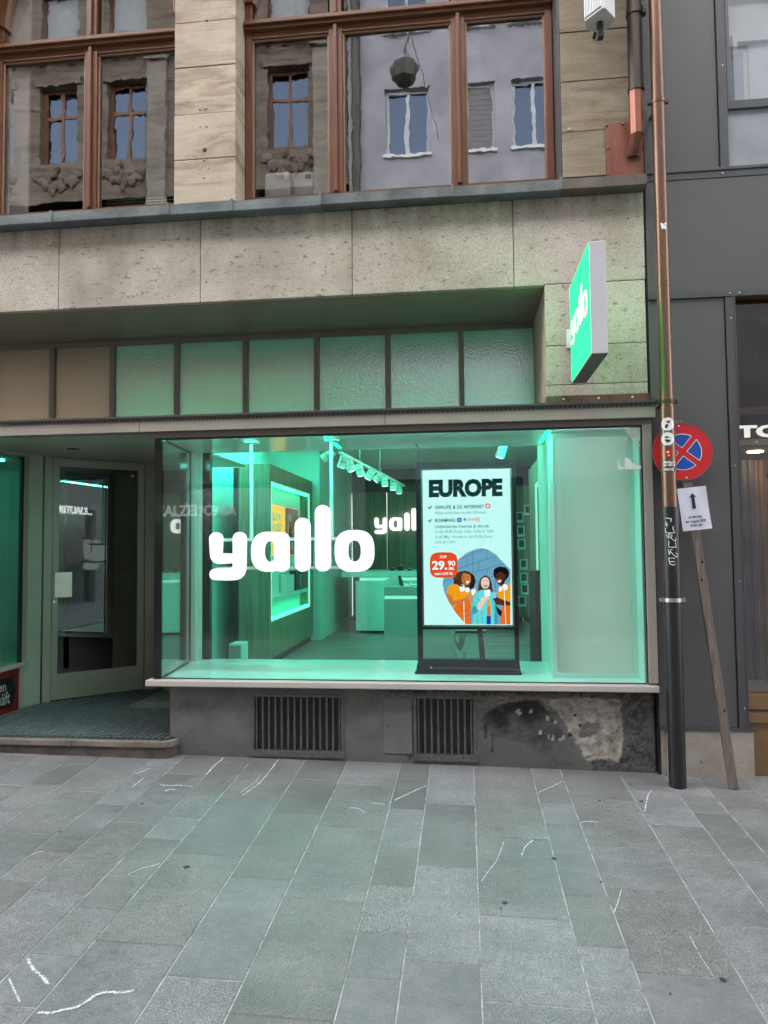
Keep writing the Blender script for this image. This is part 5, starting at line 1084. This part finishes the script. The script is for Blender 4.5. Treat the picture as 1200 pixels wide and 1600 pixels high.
marks(a_f + .12, 2.099, RS, .033, .010, 9, 'grille'); marks(a_f + .12, 2.062, RS, .034, .011, 9, 'signwhite')
patch([(-.022, .02), (.016, .024), (.012, -.026), (-.014, -.022)], a_f + .35, 3.604, .040, 'torn_sticker', 'signwhite', .0008); 
for k in range(4): patch([(-.010 + k * .006, .0), (-.0075 + k * .006, .0), (-.0075 + k * .006, .005 + k * .0015), (-.010 + k * .006, .005 + k * .0015)], a_f + .35, 3.604, .040, 'worn_print', 'ink', .0015)
k_ = 4.6 / 1117.6 / 11.43
for st in [[(300, -60), (400, -42), (385, 12)], [(305, 0), (325, 95)], [(290, 62), (345, 45)], [(430, 85), (415, 120), (450, 200), (300, 195), (292, 110)], [(308, 225), (345, 300), (348, 212), (402, 240), (380, 300)], [(350, 245), (430, 332), (472, 325), (455, 282)], [(345, 330), (342, 440), (465, 446), (455, 350)], [(335, 470), (350, 575), (372, 482), (402, 482)], [(372, 520), (440, 600), (490, 612), (485, 560), (455, 540)], [(335, 620), (350, 720), (390, 748), (440, 738)], [(340, 626), (435, 632)], [(350, 690), (428, 690)]]:
    pts = [((x - 400) * k_, 1.40 - (y - 0) * k_ + .34) for x, y in st]; P3 = []
    for (xa, za), (xb, zb_) in zip(pts, pts[1:]):
        for s_ in range(5): P3.append((xa + (xb - xa) * s_ / 5, za + (zb_ - za) * s_ / 5))
    P3.append(pts[-1]); r = .0522
    M().tube([(PX + r * math.sin(a_f + .12 + x / r), PY - r * math.cos(a_f + .12 + x / r), z) for x, z in P3], .0024, 6).build('scrawled_tag', MT['marker'], DP)

# ------------------------------------------------------------------ leaning no-stopping sign
NS = thing('no_stopping_sign', 'round red and blue no stopping sign on a leaning wooden post behind the downpipe', 'road sign', (1.6, -.19, .114))
b0, b1 = Vector((1.592, -.205, gz(1.592, -.205) + .003)), Vector((1.374, -.062, 2.395)); pw = (b1 - b0).normalized(); pn = Vector((0, -1, 0)); pn = (pn - pw * pn.dot(pw)).normalized(); pu = pw.cross(pn)
if pu.x < 0: pu = -pu
PF = Fr(b0, pu, pw, pn); LP = (b1 - b0).length
m = M(); segs = 8
for k in range(segs): pass
m.fbox(PF, -.026, .026, 0, LP, -.03, 0); post = m.build('wooden_post', MT['oldwood'], NS, bevel=.004)
for z, x in [(.47, .012), (1.27, -.006), (1.38, .015)]: M().ellip(PF(x, z, 0), .008, .003, .011, 8, 6).build('knot', MT['gum'], post)
dc = (Vector((1.392, -.09, 2.187)) - b0).dot(pw); DFm = Fr(PF(-.008, dc, .004), pu, pw, pn); Rr_ = .186
N = 56
disc = M(); disc.plate([(Rr_ * math.cos(2 * math.pi * k / N), Rr_ * math.sin(2 * math.pi * k / N)) for k in range(N)], DFm, 0, .003)
dsk = disc.build('sign_disc', MT['red'], NS)
m = M(); m.ring([(Rr_ * math.cos(2 * math.pi * k / N), Rr_ * math.sin(2 * math.pi * k / N)) for k in range(N)], [((Rr_ - .004) * math.cos(2 * math.pi * k / N), (Rr_ - .004) * math.sin(2 * math.pi * k / N)) for k in range(N)], DFm, -.008, .005); m.build('disc_rim', MT['grille'], dsk)
def sector(k, r1, gap):
    c = R(45 + 90 * k + 45); h = gap; pts = []
    a = math.asin(h / r1)
    for s_ in range(13):
        t = c - R(45) + a + (R(90) - 2 * a) * s_ / 12; pts.append((r1 * math.cos(t), r1 * math.sin(t)))
    q_ = h * math.sqrt(2); pts.append((q_ * math.cos(c), q_ * math.sin(c))); return pts
for k in range(4):
    M().flat(sector(k, .118, .017), DFm, .0035).build('white_outline', MT['signwhite'], dsk); M().flat(sector(k, .1135, .0205), DFm, .0042).build('blue_quadrant', MT['blue'], dsk)
for z in (.168, -.168): M().ellip(DFm(0, z, .003), .0065, .0045, .0065, 10, 6).build('bolt', MT['steel'], dsk)
pc = (Vector((1.44, -.1, 1.822)) - b0).dot(pw); pcu = .012
PPf = Fr(PF(pcu, pc, .003), pu, pw, pn)
pw_, ph_ = .088, .136; m = M(); nn_ = 10; vs_ = []; fs = []
for j in range(nn_ + 1):
    for i in range(nn_ + 1):
        u, v = -pw_ + 2 * pw_ * i / nn_, -ph_ + 2 * ph_ * j / nn_; vs_.append(PPf(u, v, .001 + .004 * (u / pw_) ** 2 * (v / ph_) ** 2 + .0015 * math.sin(u * 60 + v * 20)))
for j in range(nn_):
    for i in range(nn_): k = j * (nn_ + 1) + i; fs.append((k, k + 1, k + nn_ + 2, k + nn_ + 1))
m.add(vs_, fs, 0, True); pap = m.build('paper_notice', MT['paper'], NS)
PQ = Fr(PPf(0, 0, .0035), pu, pw, pn)
m = M(); m.flat([(-.010, .0), (.010, .0), (.010, .075), (.024, .070), (.0, .098), (-.024, .070), (-.010, .075)], PQ, 0)
m.v = [v - pw * .0 for v in m.v]; text(m, 'ab Montag', PQ, -.043, .037, -.062, -.044, .0005, bold=.025); text(m, '04. August 2025', PQ, -.064, .058, -.091, -.071, .0005, bold=.025); text(m, '07:00 Uhr', PQ, -.040, .034, -.114, -.098, .0005, bold=.025)
m.build('notice_print', MT['ink'], pap)
M().tube([PPf(0, .105, .002), PPf(0, .105, .006)], .003, 8).build('tack', MT['steel'], pap)

# ------------------------------------------------------------------ the neighbour clad in metal
NB = thing('metal_clad_building', 'neighbouring building clad in anthracite metal panels with a warm lit shop', 'building', (1.6, .2, .12))
def panel(a, b, c, d, y=0): return M().box(a, b, y, y + .02, c, d).build('cladding_panel', MT['panel'], NB, bevel=.003)
panel(1.222, 1.697, 4.066, 5.3, .004); panel(1.222, 1.697, 5.305, 6.5, .004); panel(1.222, 8, 3.242, 3.998); panel(1.222, 1.697, .436, 3.20, .002)
M().box(1.212, 1.2215, .01, .06, .1, 6.5).build('shadow_strip', MT['ink'], NB)
m = M(); m.box(1.222, 8, -.012, .02, 4.045, 4.0655); m.box(1.222, 8, -.004, .02, 3.9985, 4.045); m.build('ledge_strip', MT['panel_edge'], NB, bevel=.002)
m = M(); m.box(1.222, 1.7, -.012, .02, 3.203, 3.2415); m.box(1.7, 8, -.012, .02, 3.203, 3.2415); m.build('ledge_strip', MT['panel_edge'], NB)
def flange(z0, z1): M().box(1.703, 1.757, -.008, .07, z0, z1).build('vertical_flange', MT['panel_edge'], NB, bevel=.002)
flange(.436, 3.2025); flange(4.066, 6.5); m = M().box(1.757, 1.762, -.012, .25, .436, 3.2025); m.build('flange_lip', MT['panel'], NB)
for x, z in [(1.345, 5.08), (1.35, 4.23), (1.345, 3.56), (1.735, 4.75), (1.735, 3.06), (1.727, 2.1), (1.732, 1.36), (1.738, .56), (1.36, 2.95), (1.34, 4.02), (1.71, 4.02), (1.79, 3.222), (1.73, 3.222)]: M().ellip((x, -.005 if z not in (4.02, 3.222) else -.013, z), .006, .005, .006, 8, 6).build('rivet', MT['steel'], NB)
M().box(1.215, 8, .08, .35, .0, 6.5).build('wall_core', MT['concealed'], NB) if False else None
m = M(); m.box(1.222, 1.70, .03, .35, .40, 6.5); m.box(1.70, 8, .03, .35, 3.25, 4.0); m.box(1.70, 8, .03, .35, 5.3, 6.5); m.build('wall_core', MT['concealed'], NB)
M().box(1.222, 1.80, -.02, .05, .420, .4355).build('base_flashing', MT['panel_edge'], NB)
m = M(); m.box(1.262, 1.785, -.012, .3, .05, .4195); m.build('concrete_base', MT['concrete'], NB, bevel=.005); M().box(1.225, 1.2615, .012, .3, .05, .415).build('concrete_nib', MT['concrete'], NB, bevel=.004)
# upper window
UWn = M().box(1.763, 8, -.004, .05, 4.455, 4.508).build('office_window', MT['panel_edge'], NB)
M().box(1.763, 1.785, .0, .05, 4.509, 5.3).build('frame', MT['panel'], UWn); M().box(1.786, 8, .02, .028, 4.509, 5.3).build('pane', MT['g_neigh'], UWn); M().box(1.763, 8, .02, .03, 4.066, 4.4545).build('spandrel_pane', MT['spandrel'], UWn); M().box(1.79, 8, .09, .10, 4.5, 5.3).build('blind', MT['white'], UWn)
m = M(); m.box(1.83, 1.86, .065, .085, 4.51, 4.95); m.box(1.83, 8, .065, .085, 4.951, 5.0); m.build('inner_frame', MT['white'], UWn)
for x in (2.6, 3.6, 4.6, 5.6, 6.6): M().box(x, x + .06, -.006, .052, 4.066, 5.3).build('mullion', MT['panel_edge'], UWn)
# shop front on the right
SFt = M().box(1.763, 8, .05, .10, 2.235, 2.275).build('shop_front', MT['greige2'], NB)
M().box(1.763, 8, .08, .088, 2.276, 3.203).build('upper_pane', glass('dim neighbour glass', (.7, .7, .68), .8, .01), SFt); M().box(1.85, 8, .46, .48, 2.28, 3.2).build('brown_board', wood('brown board', (.10, .065, .036), (.18, .125, .075), 5, (12, 12, .4), .5), SFt); M().box(1.763, 8, .08, .088, .64, 2.234).build('lower_pane', glass('clear neighbour glass', (.80, .80, .78), 1.2, .02), SFt)
M().ellip((1.885, .045, 2.255), .006, .005, .006, 8, 6).build('rivet', MT['steel'], SFt)
sl_ = M().box(1.763, 8, .04, .3, .46, .635); sl_.build('stall_riser', MT['terra'], SFt); M().box(1.763, 8, .036, .30, .535, .545).build('groove', MT['black'], SFt); M().box(1.79, 8, .06, .3, .05, .455).build('brown_plinth', MT['terra'], SFt)
TF = Fr((0, .03, 0))
m = M(); text(m, 'TO', TF, 1.765, 2.03, 2.283, 2.362, .008, bold=.035, depth=.02); m.build('lettering', MT['white_sign'], SFt)
wm = M(); wm.box(1.763, 8, 2.6, 2.65, .4, 3.25); wm.box(1.763, 1.80, .35, 2.6, .4, 3.25); wm.box(1.763, 8, .11, 2.6, 3.21, 3.25); wm.box(1.763, 8, .3, 2.6, .40, .45); wm.build('shop_shell', MT['terra'], SFt)
M().box(1.80, 8, .12, 2.6, 2.24, 2.27).build('dropped_ceiling', plain('tan ceiling', (.30, .19, .09), .6), SFt)
for x in (2.02, 2.9, 3.8): M().tube([(x, .42, 2.239), (x, .42, 2.234)], .05, 20).build('downlight', MT['warm'], SFt)
M().tube([(2.0, .9, 2.239), (2.0, .9, 2.234)], .05, 20).build('downlight', MT['warm'], SFt)
cu = M()
for k in range(14): cu.tube([(2.075 + k * .03, .62 + .02 * (k % 2), .64), (2.075 + k * .03, .62 + .02 * (k % 2), 2.2)], .017, 8)
cu.build('ochre_curtain', MT['gold'], SFt)
cu = M()
for k in range(6): cu.tube([(1.945 + k * .024, .58 + .02 * (k % 2), .64), (1.945 + k * .024, .58 + .02 * (k % 2), 2.2)], .014, 8)
cu.build('grey_curtain', MT['curtain_grey'], SFt)
m = M(); m.box(1.80, 1.93, .9, .95, 1.15, 2.1); m.build('dark_cabinet', MT['dim'], SFt); M().box(1.80, 1.93, .88, .9, .64, 1.14).build('grey_cabinet', MT['spandrel'], SFt)
for z in (1.62, 1.70): M().box(1.80, 1.94, .85, .88, z, z + .02).build('steel_handle', MT['steel'], SFt)
M().box(1.80, 2.2, .75, .80, .64, .85).build('dark_box', MT['dim'], SFt)
fw = M(); fw.rim(Fr((0, .45, 0)), 1.80, 2.6, 2.5, 3.2, .05, 0, .03); fw.build('inner_wood_frame', plain('pale wood', (.36, .22, .11), .5), SFt)
m = M(); m.rim(Fr((0, .42, 0)), 1.70, 1.875, 2.62, 3.0, .032, 0, .03); m.box(1.77, 1.83, .40, .43, 2.80, 2.83); m.build('grey_bracket', MT['panel_edge'], SFt)

# ------------------------------------------------------------------ houses across the street (seen as reflections)
OY = -9.0
OF = Fr((0, OY, 0), (1, 0, 0), (0, 0, 1), (0, 1, 0))      # c points at our street
O1 = thing('old_stone_house', 'old brown stone house with carved garlands across the street', 'building', (-8, OY, 0))
O2 = thing('grey_rendered_house', 'mauve grey rendered house with white windows across the street', 'building', (4, OY, 0))
h1 = []
for x in (-13.7, -12.1, -10.6, -9.10, -7.55, -5.55, -4.0):
    for z in (10.0, 6.75, 12.75, 14.5): h1.append((x, x + (.86 if x != -4.0 else .90), z, z + (1.72 if z < 12 else 1.1)))
O1w = M().holes(OF, -24, -2.30, 4.2, 15.8, -.4, 0, h1); O1w.build('facade_wall', MT['oldstone'], O1)
for (a, b, c, d) in h1:
    wn = M().rim(OF, a, b, c, d, .07, -.22, -.16).build('window', MT['wframe'], O1)
    m = M(); m.fbox(OF, (a + b) / 2 - .035, (a + b) / 2 + .035, c + .07, d - .07, -.22, -.165); m.fbox(OF, a + .07, b - .07, c + (d - c) * .62, c + (d - c) * .62 + .07, -.22, -.167); m.build('glazing_bar', MT['wframe'], wn)
    M().fbox(OF, a + .06, b - .06, c + .06, d - .06, -.20, -.19).build('pane', MT['g_far'], wn)
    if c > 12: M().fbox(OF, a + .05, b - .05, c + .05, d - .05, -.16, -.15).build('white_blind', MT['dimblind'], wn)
    M().fbox(OF, a - .1, b + .1, d, d + .16, 0, .06).build('lintel', MT['oldstone'], wn)
for (a, b, c, d) in h1[:]:
    if c != 10.0: continue
    m = M()
    for k in range(9):
        t = (k - 4) / 4; m.ellip(OF((a + b) / 2 + t * .48, c - .30 - .28 * (1 - t * t) + .12 * random.random(), .02), .09 + .05 * random.random(), .06, .08 + .05 * random.random(), 8, 6)
    for k in range(6): m.ellip(OF((a + b) / 2 + random.uniform(-.2, .2), c - .15 - .1 * k, .03), .07, .07, .10, 8, 6)
    
    for k in range(34): t = random.uniform(-1, 1); m.ellip(OF((a + b) / 2 + t * .55, c - .22 - .30 * (1 - t * t) + random.uniform(-.14, .14), .03), random.uniform(.02, .05), .05, random.uniform(.03, .07), 6, 5)
    m.build('garland_relief', MT['oldstone'], O1)
for x in (-11.1, -6.62, -3.0, -4.73): M().fbox(OF, x, x + .42, 7.0, 12.3, .0, .10).build('pilaster', MT['oldstone_light'], O1); M().fbox(OF, x - .06, x + .48, 12.05, 12.32, .101, .18).build('capital', MT['oldstone_light'], O1)
M().fbox(OF, -24, -2.3, 12.36, 12.62, .0, .25).build('cornice', MT['oldstone'], O1)
for x in [-13.9 + .34 * k for k in range(34)]: M().fbox(OF, x, x + .16, 12.2, 12.355, .0, .16).build('dentil', MT['oldstone_light'], O1); M().fbox(OF, -24, -2.3, 9.1 - .2, 9.1, .0, .05).build('string_course', MT['oldstone'], O1)
h2 = []
for x in (-1.50, .13, 1.08, 2.9, 4.6, 6.3, 8.0, 9.7, 11.4):
    for z in (9.64, 12.27, 6.95): h2.append((x, x + (.90 if x != .13 else .60), z, z + 1.43))
M().holes(OF, -2.28, 24, 4.2, 15.8, -.4, -.02, h2).build('facade_wall', MT['render_grey'], O2)
for (a, b, c, d) in h2:
    wn = M().rim(OF, a, b, c, d, .06, -.20, -.13).build('window', MT['greyframe'], O2)
    if b - a < .7: 
        for k in range(12): M().fbox(OF, a + .06, b - .06, c + .06 + k * .108, c + .06 + k * .108 + .1, -.17, -.15).build('shutter_slat', MT['shutter'], wn)
    else:
        M().fbox(OF, (a + b) / 2 - .04, (a + b) / 2 + .04, c + .06, d - .06, -.20, -.135).build('mullion', MT['greyframe'], wn); M().fbox(OF, a + .05, b - .05, c + .05, d - .05, -.18, -.17).build('pane', MT['g_far'], wn)
    M().fbox(OF, a - .05, b + .05, c - .06, c, -.02, .05).build('window_sill', MT['offwhite'], wn)
M().tube([(-2.1, OY + .1, 4.2), (-2.1, OY + .1, 14.2)], .09, 12).build('rainwater_pipe', MT['pipe_dark'], O2)
def shopfronts(T, x0, x1, n, mt):
    w_ = (x1 - x0) / n
    M().holes(OF, x0, x1, -.7, 4.2, -.4, .0, [(x0 + w_ * k + .35, x0 + w_ * (k + 1) - .35, -.15, 2.9) for k in range(n)]).build('ground_floor_wall', MT[mt], T)
    for k in range(n):
        a, b = x0 + w_ * k + .35, x0 + w_ * (k + 1) - .35; s_ = M().rim(OF, a, b, -.15, 2.9, .08, -.25, -.17).build('shop_window', MT['panel_edge'], T); M().fbox(OF, a, b, -.1, 2.85, -.22, -.21).build('pane', glass('opposite shop glass', (.6, .6, .6), 1.5, .05) if 'opposite shop glass' not in bpy.data.materials else bpy.data.materials['opposite shop glass'], s_)
    M().fbox(OF, x0, x1, -.7, 4.2, -2.4, -2.3).build('shop_back_wall', MT['shutter'], T)
shopfronts(O1, -24, -2.3, 6, 'oldstone_light'); shopfronts(O2, -2.28, 24, 7, 'render_grey')
m = M(); text(m, 'CALZEDONIA', OF, -6.17, -4.50, 2.25, 2.47, .05, bold=.02, depth=.03); m.build('lit_lettering', MT['oppsign'], O1)
m = M(); text(m, 'RITUALS...', OF, 10.44, 12.1, 2.74, 2.98, .05, bold=.02, depth=.03); m.build('lit_lettering', emit('bright lit lettering', (1, .98, .95), 8 * EM, False), O2)
HL = thing('hanging_street_lamp', 'dark bowl shaped street lamp hanging from a cable above the street', 'lamp', (-.75, -4.5, 8.14))
pr_ = [(.09, 8.52), (.13, 8.47), (.20, 8.40), (.205, 8.33), (.17, 8.20), (.11, 8.145), (.0, 8.14)]
m = M(); m.tube([(-.75, -4.5, z) for r, z in pr_], [max(r, .002) for r, z in pr_], 8, smooth=False); m.build('bowl', MT['pipe_dark'], HL); m = M(); m.tube([(-.75, -4.5, 8.52), (-.735, -4.5, 8.66), (-.67, -4.52, 8.95)], [.03, .016, .012], 8); m.build('hanger', MT['black'], HL)
m = M(); m.tube([(-.67, -4.52, 8.95), (-.4, -8.98, 9.9)], .005, 6); m.tube([(-.67, -4.52, 8.95), (-.9, .0, 9.4)], .005, 6); m.build('span_wire', MT['black'], HL)
# a lit window display opposite
for lab, x, col in [('pale draped mannequin in the shop window opposite', 2.35, 'blind'), ('ochre draped mannequin in the shop window opposite', 2.05, 'gold'), ('cream mannequin in the right hand shop window opposite', 4.35, 'blind')]:
    mm_ = thing('mannequin', lab, 'mannequin', (x, OY - .7, -.2), 'mannequins across the street'); m = M(); y = OY - .7
    m.tube([(x, y, -.1), (x, y, .75), (x, y, 1.0), (x, y, 1.3), (x, y, 1.45), (x, y, 1.5)], [.16, .20, .15, .21, .12, .055], 14); m.build('draped_body', MT[col], mm_); M().ellip((x, y, 1.63), .085, .1, .12, 12, 8).build('head', MT['gold'], mm_)
